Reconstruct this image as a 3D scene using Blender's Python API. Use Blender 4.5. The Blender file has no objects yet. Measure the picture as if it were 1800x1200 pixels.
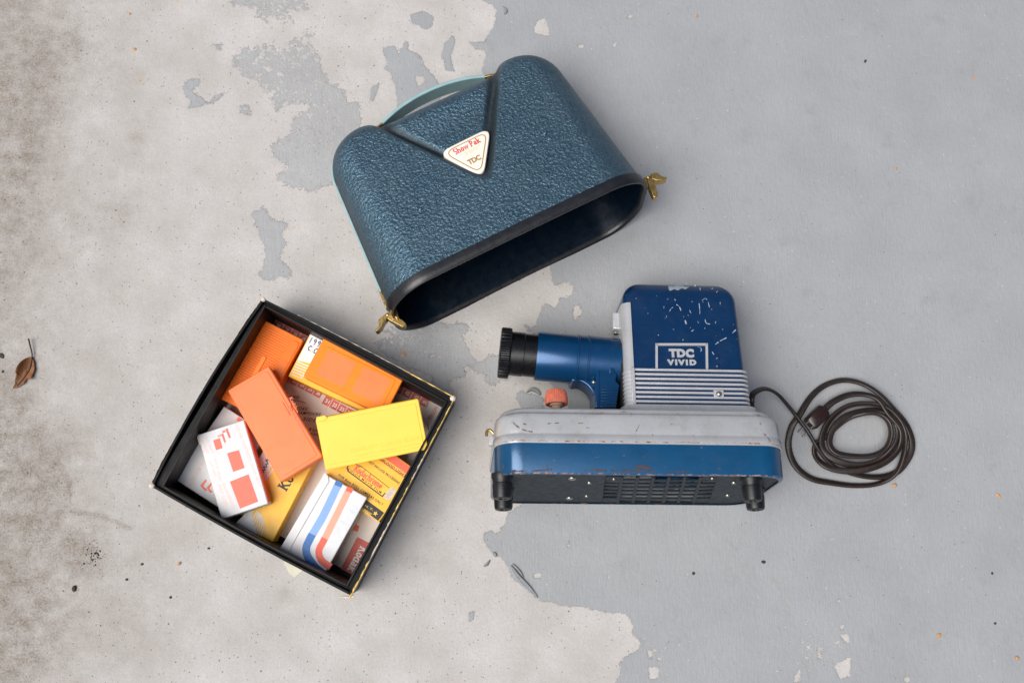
import bpy, math, random
import numpy as np
from mathutils import Matrix, Vector
random.seed(7); rng = np.random.RandomState(5)
S = 0.00064            # metres per unit (one unit is about one photo pixel on the floor)
scene = bpy.context.scene
col = scene.collection

# ------------------------------------------------------------ camera
F = 1750.0
_d = np.array([-100., -324., -F]); _d /= np.linalg.norm(_d)
_X = np.array([1., 0, 0]); _X -= _d * _d.dot(_X); _X /= np.linalg.norm(_X)
CM = np.array([_X, np.cross(-_d, _X), -_d])          # camera -> world
CC = F * (CM @ np.array([0, 0, 1.]))
cam_d = bpy.data.cameras.new('camera'); cam = bpy.data.objects.new('camera', cam_d); col.objects.link(cam)
cam_d.lens = 35.0; cam_d.sensor_width = 36.0; cam_d.clip_start = 0.01; cam_d.clip_end = 100
cam.matrix_world = Matrix([list(CM[i]) + [CC[i] * S] for i in range(3)] + [[0, 0, 0, 1]])
cam_d.dof.use_dof = True; cam_d.dof.focus_distance = 1640 * S; cam_d.dof.aperture_fstop = 7.0
scene.camera = cam

# ------------------------------------------------------------ light
SUN_EL, SUN_AZ = math.radians(60), math.radians(207)   # azimuth of the sun measured ccw from +x
world = bpy.data.worlds.new('World'); scene.world = world; world.use_nodes = True
wn = world.node_tree
sky = wn.nodes.new('ShaderNodeTexSky'); sky.sky_type = 'NISHITA'; sky.sun_disc = False
sky.sun_elevation = SUN_EL; sky.sun_rotation = math.radians(90) - SUN_AZ
sky.dust_density = 3.0; sky.ozone_density = 0.6
bg = wn.nodes['Background']; bg.inputs['Strength'].default_value = 0.06
wn.links.new(sky.outputs[0], bg.inputs[0])
sun_d = bpy.data.lights.new('sun', 'SUN'); sun = bpy.data.objects.new('sun', sun_d); col.objects.link(sun)
sun_d.energy = 3.4; sun_d.angle = math.radians(50); sun_d.color = (1.0, 0.975, 0.94)
sv = Vector((math.cos(SUN_EL) * math.cos(SUN_AZ), math.cos(SUN_EL) * math.sin(SUN_AZ), math.sin(SUN_EL)))
sun.rotation_euler = sv.to_track_quat('Z', 'Y').to_euler()
vs = scene.view_settings; vs.view_transform = 'Standard'; vs.look = 'None'; vs.exposure = 0.31; vs.gamma = 1.0

# ------------------------------------------------------------ geometry of the photograph
def ray(px, py): return CM @ np.array([px - 900., 600. - py, -F])
def G(px, py, h=0.):
    r = ray(px, py); return CC + r * ((h - CC[2]) / r[2])
def Rz(a):
    c, s = math.cos(a), math.sin(a); return np.array([[c, -s, 0], [s, c, 0], [0, 0, 1.]])
def Rx(a):
    c, s = math.cos(a), math.sin(a); return np.array([[1., 0, 0], [0, c, -s], [0, s, c]])
class Fr:
    def __init__(s, R, o): s.R = np.array(R, float); s.o = np.array(o, float)
    def U(s, px, py, z=0.):
        r = s.R.T @ ray(px, py); c = s.R.T @ (CC - s.o); return c + r * ((z - c[2]) / r[2])
    def w(s, p): return s.o + s.R @ np.array(p, float)
    def mat(s): return Matrix([list(s.R[i]) + [s.o[i] * S] for i in range(3)] + [[0, 0, 0, 1]])
WORLD = Fr(np.eye(3), (0, 0, 0))

def thing(name, fr, label, cat, group=None):
    o = bpy.data.objects.new(name, None); col.objects.link(o); o.empty_display_size = 0.02
    o.matrix_world = fr.mat(); o['label'] = label; o['category'] = cat
    if group: o['group'] = group
    return o
def tag(o, label, cat, group=None):
    o['label'] = label; o['category'] = cat
    if group: o['group'] = group
    return o

def norm(v): v = np.array(v, float); return v / max(np.linalg.norm(v), 1e-9)
class MB:
    def __init__(s): s.v = []; s.f = []; s.zi = 0
    def add(s, vs, fs):
        b = len(s.v); s.v += [tuple(map(float, p)) for p in vs]; s.f += [tuple(i + b for i in f) for f in fs]; return s
    def box(s, x0, x1, y0, y1, z0, z1):
        return s.add([(x0,y0,z0),(x1,y0,z0),(x1,y1,z0),(x0,y1,z0),(x0,y0,z1),(x1,y0,z1),(x1,y1,z1),(x0,y1,z1)],
                     [(3,2,1,0),(4,5,6,7),(0,1,5,4),(1,2,6,5),(2,3,7,6),(3,0,4,7)])
    def prism(s, pts, z0, z1, M=None):
        n = len(pts)
        a = sum(pts[i][0]*pts[(i+1)%n][1]-pts[(i+1)%n][0]*pts[i][1] for i in range(n))
        if a < 0: pts = pts[::-1]
        v = [(p[0],p[1],z0) for p in pts] + [(p[0],p[1],z1) for p in pts]
        if M is not None: v = [M(p) for p in v]
        return s.add(v, [tuple(range(n))[::-1], tuple(range(n, 2*n))] + [(i,(i+1)%n,n+(i+1)%n,n+i) for i in range(n)])
    def flat(s, pts, z):
        n = len(pts); a = sum(pts[i][0]*pts[(i+1)%n][1]-pts[(i+1)%n][0]*pts[i][1] for i in range(n))
        if a < 0: pts = pts[::-1]
        return s.add([(p[0],p[1],z) for p in pts], [tuple(range(n))])
    def loft(s, rings, cap0=True, cap1=True):
        n = len(rings[0]); b = []
        for r in rings: b += list(r)
        fs = []
        for k in range(len(rings)-1):
            for i in range(n): fs.append((k*n+i, k*n+(i+1)%n, (k+1)*n+(i+1)%n, (k+1)*n+i))
        if cap0: fs.append(tuple(range(n))[::-1])
        if cap1: fs.append(tuple(range((len(rings)-1)*n, len(rings)*n)))
        return s.add(b, fs)
    def revolve(s, prof, o, ax, n=32, cap0=True, cap1=True, rm=None):
        ax = norm(ax); t = np.array([0,0,1.]) if abs(ax[2]) < .9 else np.array([1.,0,0]); u = norm(np.cross(ax, t)); w = np.cross(ax, u)
        return s.loft([[np.array(o)+ax*d+(u*math.cos(2*math.pi*i/n)+w*math.sin(2*math.pi*i/n))*(r*(rm(i,d) if rm else 1)) for i in range(n)] for d, r in prof], cap0, cap1)
    def tube(s, path, r, n=8, flat=None, caps=True):
        P = [np.array(p, float) for p in path]; rings = []; up = np.array([0,0,1.])
        for i, p in enumerate(P):
            t = norm(P[min(i+1,len(P)-1)] - P[max(i-1,0)])
            if abs(t[2]) > .97: sd = norm(np.cross(t, [0,1.,0]))
            else: sd = norm(np.cross(t, up))
            nn = np.cross(sd, t); rr = r(i/(len(P)-1)) if callable(r) else r
            if flat: rings.append([p + sd*q[0]*rr + nn*q[1]*rr for q in flat])
            else: rings.append([p + (sd*math.cos(2*math.pi*k/n)+nn*math.sin(2*math.pi*k/n))*rr for k in range(n)])
        return s.loft(rings, caps, caps)
    def ribbon(s, pts, w, z, closed=False):          # mitred flat stroke in the local xy plane
        P = [np.array(p[:2], float) for p in pts]; n = len(P); L = []; Rr = []
        for i in range(n):
            a = P[(i-1)%n] if (closed or i) else P[i]; b = P[(i+1)%n] if (closed or i < n-1) else P[i]
            d1 = P[i]-a; d2 = b-P[i]
            if np.linalg.norm(d1) < 1e-6: d1 = d2
            if np.linalg.norm(d2) < 1e-6: d2 = d1
            d1 = d1/(np.linalg.norm(d1)+1e-9); d2 = d2/(np.linalg.norm(d2)+1e-9)
            m = d1+d2; m = d1 if np.linalg.norm(m) < .3 else m/np.linalg.norm(m)
            k = 1/max(.5, m.dot(d1)); nn = np.array([-m[1], m[0]])*w/2*k; L.append(P[i]+nn); Rr.append(P[i]-nn)
        zz = z + .02*(s.zi % 12); s.zi += 1
        v = []; fs = []
        for a, b in zip(Rr, L): v += [(a[0],a[1],zz),(b[0],b[1],zz)]
        for i in range(n if closed else n-1):
            j = (i+1) % n; fs.append((2*i, 2*j, 2*j+1, 2*i+1))
        return s.add(v, fs)
    def build(s, name, mat, parent=None, smooth=35, bevel=0, seg=2, kind=None, sub=0):
        me = bpy.data.meshes.new(name); me.from_pydata([(a*S,b*S,c*S) for a,b,c in s.v], [], s.f); me.update()
        me.materials.append(mat)
        if smooth:
            me.shade_smooth(); me.set_sharp_from_angle(angle=math.radians(smooth))
        o = bpy.data.objects.new(name, me); col.objects.link(o)
        if parent: o.parent = parent
        if bevel:
            m = o.modifiers.new('bevel', 'BEVEL'); m.width = bevel*S; m.segments = seg; m.limit_method = 'ANGLE'; m.angle_limit = math.radians(38)
            m.harden_normals = False
        if kind: o['kind'] = kind
        return o

def cr(pts, k=8, closed=False):                        # Catmull-Rom
    P = [np.array(p, float) for p in pts]; n = len(P); out = []
    for i in range(n if closed else n-1):
        p0 = P[(i-1)%n] if (closed or i) else P[0]; p1 = P[i]; p2 = P[(i+1)%n]; p3 = P[(i+2)%n] if (closed or i+2 < n) else P[-1]
        for j in range(k):
            t = j/k; out.append(.5*((2*p1)+(-p0+p2)*t+(2*p0-5*p1+4*p2-p3)*t*t+(-p0+3*p1-3*p2+p3)*t**3))
    if not closed: out.append(P[-1])
    return out
def rrect(hx, hy, r, n=8, cx=0, cy=0):
    r = min(r, hx-.01, hy-.01); o = []
    for sx, sy, a0 in ((1,1,0),(-1,1,90),(-1,-1,180),(1,-1,270)):
        for k in range(n+1):
            a = math.radians(a0+90*k/n); o.append((cx+sx*(hx-r)+r*math.cos(a), cy+sy*(hy-r)+r*math.sin(a)))
    return o
def rpoly(pts, r, n=6):                                # polygon with rounded corners
    P = [np.array(p[:2], float) for p in pts]; o = []; m = len(P)
    for i in range(m):
        a, b, c = P[i-1], P[i], P[(i+1)%m]; u = norm(a-b); v = norm(c-b)
        rr = r[i] if isinstance(r, (list, tuple)) else r
        p0 = b+u*rr; p1 = b+v*rr
        for k in range(n+1):
            t = k/n; o.append((1-t)**2*p0+2*t*(1-t)*b+t*t*p1)
    return o

# ------------------------------------------------------------ materials
class N:
    def __init__(s, name):
        s.m = bpy.data.materials.new(name); s.m.use_nodes = True; s.t = s.m.node_tree; s.b = s.t.nodes['Principled BSDF']
        s.tc = s.t.nodes.new('ShaderNodeTexCoord')
    def n(s, typ, **k):
        x = s.t.nodes.new(typ)
        for a, v in k.items(): setattr(x, a, v)
        return x
    def l(s, a, b): s.t.links.new(a, b)
    def setin(s, node, name, v):
        if hasattr(v, 'is_output') or isinstance(v, bpy.types.NodeSocket): s.l(v, node.inputs[name])
        else: node.inputs[name].default_value = v
    def coord(s, sc=(1,1,1)):
        m = s.n('ShaderNodeMapping'); s.l(s.tc.outputs['Object'], m.inputs[0]); m.inputs['Scale'].default_value = sc; return m.outputs[0]
    def noise(s, cell, detail=4, rough=.5, sc=(1,1,1), out=0, dist=0):
        x = s.n('ShaderNodeTexNoise'); s.l(s.coord(sc), x.inputs['Vector']); x.inputs['Scale'].default_value = 1/(cell*S)
        x.inputs['Detail'].default_value = detail; x.inputs['Roughness'].default_value = rough; x.inputs['Distortion'].default_value = dist
        return x.outputs[out]
    def voro(s, cell, out='Distance', feature='F1', sc=(1,1,1)):
        x = s.n('ShaderNodeTexVoronoi', feature=feature); s.l(s.coord(sc), x.inputs['Vector']); x.inputs['Scale'].default_value = 1/(cell*S)
        return x.outputs[out]
    def rng(s, v, a, b, c=0., d=1., sm=False):
        x = s.n('ShaderNodeMapRange'); s.setin(x, 0, v); x.inputs[1].default_value = a; x.inputs[2].default_value = b
        x.inputs[3].default_value = c; x.inputs[4].default_value = d
        if sm: x.interpolation_type = 'SMOOTHSTEP'
        return x.outputs[0]
    def math(s, op, a, b=0.):
        x = s.n('ShaderNodeMath', operation=op); s.setin(x, 0, a); s.setin(x, 1, b); return x.outputs[0]
    def mix(s, f, a, b, mode='MIX'):
        x = s.n('ShaderNodeMix', data_type='RGBA', blend_type=mode); s.setin(x, 0, f)
        for i, v in ((6, a), (7, b)):
            if isinstance(v, tuple): x.inputs[i].default_value = (*v, 1)
            else: s.l(v, x.inputs[i])
        return x.outputs[2]
    def bump(s, h, dist=1., strength=.5, prev=None):
        x = s.n('ShaderNodeBump'); s.setin(x, 'Height', h); x.inputs['Distance'].default_value = dist*S; x.inputs['Strength'].default_value = strength
        if prev: s.l(prev, x.inputs['Normal'])
        return x.outputs[0]
    def attr(s, name):
        x = s.n('ShaderNodeAttribute', attribute_name=name); return x.outputs['Fac']
    def out(s, color=None, rough=None, metal=None, normal=None, **k):
        if color is not None:
            if isinstance(color, tuple): color = (*color, 1)
            s.setin(s.b, 'Base Color', color)
        if rough is not None: s.setin(s.b, 'Roughness', rough)
        if metal is not None: s.setin(s.b, 'Metallic', metal)
        if normal is not None: s.l(normal, s.b.inputs['Normal'])
        for a, v in k.items(): s.setin(s.b, a.replace('_', ' '), v)
        return s.m
def simple(name, c, rough=.5, metal=0., var=.12, cell=25, bcell=0, bd=.3, **k):
    m = N(name); n = m.noise(cell, 5, .6)
    c2 = tuple(x*(1-var) for x in c); cc = m.mix(m.rng(n, .3, .7), c2, tuple(min(1, x*(1+var*.6)) for x in c))
    nb = m.bump(m.noise(bcell, 3, .6), bd, .5) if bcell else None
    return m.out(cc, m.rng(m.noise(cell*.4, 3), .3, .7, max(.05, rough-.06), rough+.06), metal, nb, **k)

def m_ground():
    m = N('floor_paint_and_concrete')
    sd = m.attr('paint'); amp = m.attr('rag'); dirt_shade = m.attr('dirt_shade'); chips = m.attr('chips')
    n1 = m.noise(24, 10, .74, dist=.5); n2 = m.noise(8, 8, .80)
    off = m.math('MULTIPLY', m.math('SUBTRACT', n1, .5), 4.2)
    off = m.math('ADD', off, m.math('MULTIPLY', m.math('SUBTRACT', n2, .5), 3.0))
    f = m.math('ADD', sd, m.math('MULTIPLY', off, amp))
    mask = m.rng(f, -.8, .8, 0, 1, True)
    chipn = m.noise(11, 8, .72)
    thr = m.math('SUBTRACT', .775, m.math('MULTIPLY', chips, .20))
    chip = m.rng(m.math('SUBTRACT', chipn, thr), -.004, .008, 0, 1, True)
    mask = m.math('MULTIPLY', mask, m.math('SUBTRACT', 1., chip))
    thin = m.math('MULTIPLY', m.rng(amp, 3, 12, .04, .42), m.rng(m.noise(20, 5, .7), .35, .6, .5, 1.))
    cover = m.math('MULTIPLY', mask, m.math('SUBTRACT', 1., thin))
    # bare concrete
    a = m.mix(m.rng(m.noise(90, 6, .6), .32, .68), (.425, .402, .38), (.54, .525, .512))
    a = m.mix(m.math('MULTIPLY', m.rng(m.noise(4, 6, .85), .36, .68), .55), a, (.335, .305, .28))
    a = m.mix(m.rng(m.noise(2.2, 3, .8), .55, .75, 0, .35), a, (.70, .69, .68))
    ywl = m.rng(m.noise(46, 6, .65, sc=(1,1,1.3)), .60, .74, 0, .5, True)
    a = m.mix(m.math('MULTIPLY', ywl, m.rng(m.noise(8, 3), .4, .65)), a, (.47, .33, .16))
    dn = m.math('MULTIPLY', m.rng(m.noise(30, 9, .78), .30, .66, .25, 1.15), dirt_shade)
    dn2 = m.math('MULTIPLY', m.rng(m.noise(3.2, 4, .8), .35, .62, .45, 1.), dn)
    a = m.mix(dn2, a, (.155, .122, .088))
    rus = m.math('MULTIPLY', m.rng(m.noise(9, 3, .6), .735, .76), m.rng(m.noise(100, 2), .45, .6))
    a = m.mix(m.math('MULTIPLY', rus, .8), a, (.36, .15, .045))
    # pits and dark specks
    vd = m.voro(7); vc = m.voro(7, 'Color'); sep = m.n('ShaderNodeSeparateColor'); m.l(vc, sep.inputs[0])
    spk = m.math('MULTIPLY', m.rng(vd, .10, .17, 1, 0), m.rng(sep.outputs[0], .80, .82))
    vd2 = m.voro(19); vc2 = m.voro(19, 'Color'); sep2 = m.n('ShaderNodeSeparateColor'); m.l(vc2, sep2.inputs[0])
    spk2 = m.math('MULTIPLY', m.rng(vd2, .05, .09, 1, 0), m.rng(sep2.outputs[1], .70, .72))
    a = m.mix(m.math('MULTIPLY', spk, .75), a, (.10, .085, .07)); a = m.mix(m.math('MULTIPLY', spk2, .8), a, (.07, .055, .045))
    # grey paint
    p = m.mix(m.rng(m.noise(140, 5, .6), .3, .7), (.262, .272, .284), (.303, .313, .325))
    p = m.mix(m.math('MULTIPLY', m.rng(m.noise(4, 5, .7, sc=(1,.3,1)), .38, .8), .24), p, (.222, .232, .245))
    p = m.mix(m.math('MULTIPLY', m.rng(m.noise(60, 7, .7), .56, .72), .35), p, (.20, .195, .175))
    vd3 = m.voro(15); vc3 = m.voro(15, 'Color'); sep3 = m.n('ShaderNodeSeparateColor'); m.l(vc3, sep3.inputs[0])
    wsp = m.math('MULTIPLY', m.rng(vd3, .05, .12, 1, 0), m.rng(sep3.outputs[0], .70, .72))
    bsp = m.math('MULTIPLY', m.rng(vd3, .05, .09, 1, 0), m.rng(sep3.outputs[1], .88, .90))
    p = m.mix(m.math('MULTIPLY', wsp, .7), p, (.52, .47, .42)); p = m.mix(m.math('MULTIPLY', bsp, .8), p, (.08, .07, .06))
    c = m.mix(cover, a, p)
    rim = m.math('MULTIPLY', m.rng(m.math('ABSOLUTE', m.math('ADD', f, .9)), 0, 1.3, 1, 0), m.rng(m.noise(18, 3), .45, .6, 0, .35))  # dark line at peeled paint edges: edge shadow and dirt put into colour
    c = m.mix(rim, c, (.12, .11, .10))
    brush = m.noise(3.5, 4, .6, sc=(1, .14, 1)); fine = m.noise(2.6, 4, .8)
    h = m.math('ADD', m.math('MULTIPLY', brush, m.rng(mask, 0, 1, .35, .75)), m.math('MULTIPLY', fine, .5))
    h = m.math('ADD', h, m.math('MULTIPLY', m.noise(9, 4, .6), 1.0))
    h = m.math('ADD', h, m.math('MULTIPLY', mask, 2.2))
    h = m.math('SUBTRACT', h, m.math('MULTIPLY', m.math('ADD', spk, spk2), m.rng(mask, 0, 1, .8, 0)))
    nb = m.bump(h, 1.5, .5)
    return m.out(c, m.rng(mask, 0, 1, .88, .6), 0., nb)

def m_case():
    m = N('hammered_blue_paint')
    n = m.noise(4.3, 3, .55, dist=.6); v = m.voro(5.0, feature='SMOOTH_F1'); gr = m.attr('groove_flank_shade')
    h = m.math('ADD', m.rng(n, .3, .7), m.math('MULTIPLY', v, .9))
    cc = m.mix(m.rng(m.noise(50, 5, .6), .3, .7), (.068, .132, .180), (.094, .164, .215))
    cc = m.mix(m.rng(n, .32, .58, .55, 0), cc, (.016, .050, .088))
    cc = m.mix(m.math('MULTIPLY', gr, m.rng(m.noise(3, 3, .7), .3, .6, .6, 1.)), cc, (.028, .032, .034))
    ch = m.math('MULTIPLY', m.rng(m.noise(12, 3, .5), .765, .775), 1.)
    cc = m.mix(ch, cc, (.22, .06, .03)); dull = m.rng(m.noise(70, 6, .7), .35, .7)
    cc = m.mix(m.math('MULTIPLY', dull, .25), cc, (.10, .13, .15))
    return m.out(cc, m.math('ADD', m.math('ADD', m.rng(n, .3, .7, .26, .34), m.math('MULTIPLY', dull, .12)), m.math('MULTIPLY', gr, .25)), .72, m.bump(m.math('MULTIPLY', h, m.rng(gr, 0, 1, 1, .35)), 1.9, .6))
def m_enamel(name, c1, c2, edge=None, met=.25):      # projector enamel, worn to rust near a worn local-y edge
    m = N(name)
    cc = m.mix(m.rng(m.noise(60, 4, .6), .3, .7), c1, c2)
    cc = m.mix(m.math('MULTIPLY', m.rng(m.noise(3, 4, .8), .5, .8), .25), cc, tuple(x*.5 for x in c1))
    cc = m.mix(m.math('MULTIPLY', m.rng(m.noise(34, 7, .75), .50, .72), .30 if c1[0] > .1 else .07), cc, (.16, .145, .12))
    sp = m.rng(m.noise(7, 5, .7), .69, .715)
    if edge:
        se = m.n('ShaderNodeSeparateXYZ'); m.l(m.tc.outputs['Object'], se.inputs[0])
        for (y, w, k) in edge:
            dy = m.math('ABSOLUTE', m.math('SUBTRACT', se.outputs[1], y*S))
            e = m.rng(dy, 0, w*S, k, 0)
            sp = m.math('MAXIMUM', sp, m.rng(m.math('ADD', e, m.noise(6, 5, .75, sc=(.5,1,1))), .86, .90))
    rust = m.mix(m.rng(m.noise(5, 3), .4, .6), (.16, .055, .03), (.36, .27, .22))
    cc = m.mix(sp, cc, rust)
    return m.out(cc, m.rng(sp, 0, 1, .30, .75), m.rng(sp, 0, 1, met, 0.), m.bump(m.noise(3, 3, .6), .25, .4), Coat_Weight=.25, Coat_Roughness=.15)

M = dict(
 ground=m_ground(), case=m_case(),
 rubber=simple('black_rubber_rim', (.010,.011,.014), .36, 0, .3, 20, 4, .3),
 liner=simple('dark_blue_inner_shell', (.002,.009,.020), .3, .3, .2, 40),
 strap=simple('pale_turquoise_strap', (.27,.42,.44), .45, 0, .1, 20, 3, .15),
 teal=simple('teal_strap_underside', (.30,.50,.54), .45, 0, .1, 20, 3, .15),
 brass=simple('worn_brass', (.56,.38,.13), .32, .9, .35, 7, 3, .25),
 cream=simple('cream_plastic', (.80,.75,.66), .35, 0, .05, 30),
 gold=simple('gold_print', (.50,.27,.07), .4, .3, .1),
 palegold=simple('faded_gold_print', (.78,.62,.36), .5, 0, .1),
 redprint=simple('red_print', (.66,.05,.055), .5, 0, .1),
 blue=m_enamel('blue_enamel', (.002,.062,.155), (.004,.078,.190), [(1.0, 4, .40)]),
 navy=m_enamel('navy_enamel', (.002,.026,.088), (.003,.034,.108)),
 mid=m_enamel('metallic_blue_enamel', (.002,.046,.135), (.003,.056,.160), None, .4),
 silver=m_enamel('silver_enamel', (.41,.415,.42), (.47,.475,.485), [(50, 4, .42), (62, 5, .26), (96, 4, .40)]),
 silver2=simple('silver_trim', (.50,.50,.515), .32, .3, .08, 15),
 black=simple('black_plastic', (.005,.005,.006), .30, 0, .2, 15),
 plate=simple('blackened_base_plate', (.006,.014,.021), .50, .0, .35, 30, 6, .4, Specular_IOR_Level=.25),
 dark=simple('dark_interior', (.004,.004,.005), .7, 0, .1),
 foot=simple('black_rubber_foot', (.006,.007,.009), .4, 0, .3, 12, 3, .2, Specular_IOR_Level=.4),
 steel=simple('steel_screw', (.36,.35,.32), .35, .9, .3, 5),
 knob=simple('coral_red_knob', (.68,.17,.10), .5, 0, .25, 8, 3, .3),
 stem=simple('tan_knob_stem', (.42,.27,.19), .6, 0, .2, 8),
 cord=simple('brown_cord', (.020,.012,.009), .42, 0, .3, 14, 3, .4),
 bakelite=simple('brown_bakelite', (.022,.010,.008), .25, 0, .2, 10),
 card=simple('black_card', (.005,.005,.006), .5, 0, .35, 40, 5, .3, Specular_IOR_Level=.18),
 cardin=simple('black_lining_paper', (.008,.006,.006), .45, 0, .3, 60, 6, .3, Specular_IOR_Level=.22),
 cardy=simple('yellow_card', (.70,.47,.12), .5, 0, .15, 15, 4, .3),
 rawcard=simple('worn_raw_card', (.62,.52,.42), .8, 0, .25, 6, 2, .5),
 paper=simple('cream_index_paper', (.72,.65,.60), .7, 0, .06, 60, 5, .2),
 pinkred=simple('coral_print_cells', (.62,.14,.11), .65, 0, .12, 10),
 white=simple('white_carton', (.66,.645,.64), .5, 0, .09, 40, 5, .25),
 whitep=simple('white_print', (.72,.70,.68), .55, 0, .04, 40),
 yellow=simple('yellow_carton', (.86,.52,.03), .4, 0, .07, 30, 5, .2),
 ykod=simple('deep_yellow_carton', (.86,.46,.02), .42, 0, .09, 25, 5, .25),
 orange=simple('orange_plastic', (.92,.17,.008), .42, 0, .07, 50, 5, .15, Specular_IOR_Level=.3, Subsurface_Weight=.15),
 orange2=simple('translucent_orange_plastic', (.94,.24,.018), .36, 0, .06, 45, 5, .12, Specular_IOR_Level=.3),
 orange3=simple('pale_orange_slide_shape', (.88,.215,.055), .42, 0, .09, 35),
 coral=simple('coral_plastic', (.90,.20,.06), .36, 0, .07, 60, 5, .12, Specular_IOR_Level=.35),
 coral2=simple('coral_plastic_mottle', (.84,.19,.085), .42, 0, .1, 40),
 lemon=simple('lemon_plastic', (.93,.59,.075), .38, 0, .05, 60, 5, .12, Specular_IOR_Level=.3),
 lemon2=simple('lemon_embossing', (.90,.52,.03), .5, 0, .05, 30),
 redc=simple('orange_red_print', (.80,.12,.055), .5, 0, .1, 20),
 chev=simple('coral_square_print', (.84,.16,.10), .55, 0, .08, 8),
 pinktxt=simple('pale_coral_print', (.82,.50,.42), .6, 0, .05),
 bluetxt=simple('pale_blue_print', (.58,.67,.76), .6, 0, .05),
 stripeb=simple('faded_blue_stripe', (.20,.36,.66), .5, 0, .08, 15),
 stripeB=simple('strong_blue_stripe', (.02,.14,.42), .5, 0, .08, 15),
 striper=simple('faded_coral_stripe', (.84,.33,.22), .5, 0, .08, 15),
 striperR=simple('strong_red_stripe', (.72,.09,.045), .5, 0, .08, 15),
 ink=simple('black_ink', (.012,.011,.011), .5, 0, .1), blueink=simple('blue_ink', (.03,.06,.16), .5, 0, .1),
 leaf=simple('dry_brown_leaf', (.19,.072,.020), .6, 0, .55, 9, 4, .5),
 leafd=simple('dark_leaf_edge', (.035,.016,.010), .6, 0, .4, 6),
 grit=simple('dark_grit', (.045,.033,.025), .8, 0, .5, 5), peb=simple('tan_pebble', (.50,.27,.12), .7, 0, .3, 4, 2, .3),
 wear=simple('bare_metal_scratch', (.34,.40,.45), .55, .1, .3, 4),
)

# ------------------------------------------------------------ lettering
_tc = {}
def glyphs(text, bold=0., shear=0., sp=1.):
    k = (text, bold, shear, sp)
    if k not in _tc:
        c = bpy.data.curves.new('lettering_curve', 'FONT'); c.body = text; c.size = 1; c.offset = bold; c.shear = shear; c.space_character = sp; c.resolution_u = 3
        o = bpy.data.objects.new('lettering_curve', c); col.objects.link(o); bpy.context.view_layer.update()
        me = bpy.data.meshes.new_from_object(o.evaluated_get(bpy.context.evaluated_depsgraph_get()))
        V = np.array([v.co[:2] for v in me.vertices]); Fc = [tuple(p.vertices) for p in me.polygons]
        V[:, 0] -= V[:, 0].min(); _tc[k] = (V, Fc, V[:, 0].max(), V[:, 1].max())
        bpy.data.objects.remove(o); bpy.data.curves.remove(c); bpy.data.meshes.remove(me)
    return _tc[k]
def put(mb, V, Fc, w, a, b, hgt, H, z, thick=0):         # place 2-D shapes on baseline a->b, cap height hgt
    a = np.array(a[:2], float); b = np.array(b[:2], float); L = np.linalg.norm(b-a); d = (b-a)/L; u = np.array([-d[1], d[0]])
    P = [a + d*p[0]*L/w + u*p[1]*hgt/H for p in V]
    mb.add([(p[0], p[1], z+thick) for p in P], Fc)
    if thick:
        from collections import Counter
        E = Counter(); 
        for f in Fc:
            for i in range(len(f)): E[(f[i], f[(i+1) % len(f)])] += 1
        n0 = len(mb.v); mb.v += [(float(p[0]), float(p[1]), z-.4) for p in P]; t0 = n0-len(P)
        for (i, j) in list(E):
            if (j, i) not in E: mb.f.append((t0+i, n0+i, n0+j, t0+j))
def text(mb, fr, s, pa, pb, hgt, z, bold=0., shear=0., sp=1., thick=0, zs=0.):
    V, Fc, w, H = glyphs(s, bold, shear, sp)
    put(mb, V, Fc, w, fr.U(*pa, zs), fr.U(*pb, zs), hgt, 0.72, z, thick)
# a small slab-serif alphabet: strokes (x, y) and serifs (x, y, half width)
def arc(cx, cy, rx, ry, a0, a1, n=10): return [(cx+rx*math.cos(math.radians(a0+(a1-a0)*i/n)), cy+ry*math.sin(math.radians(a0+(a1-a0)*i/n))) for i in range(n+1)]
SL = {
 'K': (.86, [[(.18,0),(.18,1)], [(.18,.38),(.68,1)], [(.34,.56),(.72,0)]], [(.18,0,.17),(.18,1,.17),(.68,1,.15),(.72,0,.16)]),
 'o': (.62, [arc(.31,.33,.20,.27,0,360,16)], []),
 'd': (.72, [[(.56,0),(.56,1)], arc(.33,.33,.21,.27,40,320,14)], [(.50,1,.12),(.62,0,.10)]),
 'a': (.64, [[(.46,0),(.46,.50)], arc(.31,.45,.15,.16,0,150,8), arc(.28,.20,.17,.14,30,330,10)], [(.54,0,.10)]),
 'k': (.74, [[(.16,0),(.16,1)], [(.16,.26),(.54,.64)], [(.28,.38),(.60,0)]], [(.16,0,.15),(.10,1,.10),(.55,.64,.14),(.60,0,.14)]),
 'c': (.56, [arc(.32,.33,.20,.27,50,310,12)], []),
 'h': (.74, [[(.16,0),(.16,1)], arc(.36,.40,.20,.20,180,0,8)+[(.56,0)]], [(.10,1,.10),(.16,0,.15),(.56,0,.14)]),
 'r': (.54, [[(.16,0),(.16,.62)], arc(.36,.38,.19,.22,150,60,6)], [(.10,.62,.10),(.17,0,.16)]),
 'm': (1.04, [[(.16,0),(.16,.62)], arc(.33,.42,.17,.18,180,0,8)+[(.50,0)], arc(.67,.42,.17,.18,180,0,8)+[(.84,0)]], [(.10,.62,.10),(.16,0,.13),(.50,0,.13),(.85,0,.13)]),
 'e': (.60, [[(.12,.34),(.50,.34)]+arc(.31,.33,.20,.27,5,310,14)], []),
 'S': (.66, [arc(.33,.74,.20,.20,40,270,10)+arc(.33,.27,.21,.25,90,-140,12)], []),
 'w': (.92, [[(.12,.62),(.28,.04),(.46,.56),(.64,.04),(.80,.62)]], [(.12,.62,.12),(.46,.60,.09),(.80,.62,.12)]),
 'P': (.72, [[(.18,0),(.18,1)], [(.18,.95)]+arc(.36,.72,.22,.23,90,-90,10)+[(.18,.49)]], [(.16,0,.17),(.10,1,.10)]),
 ' ': (.34, [], [])}
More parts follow.
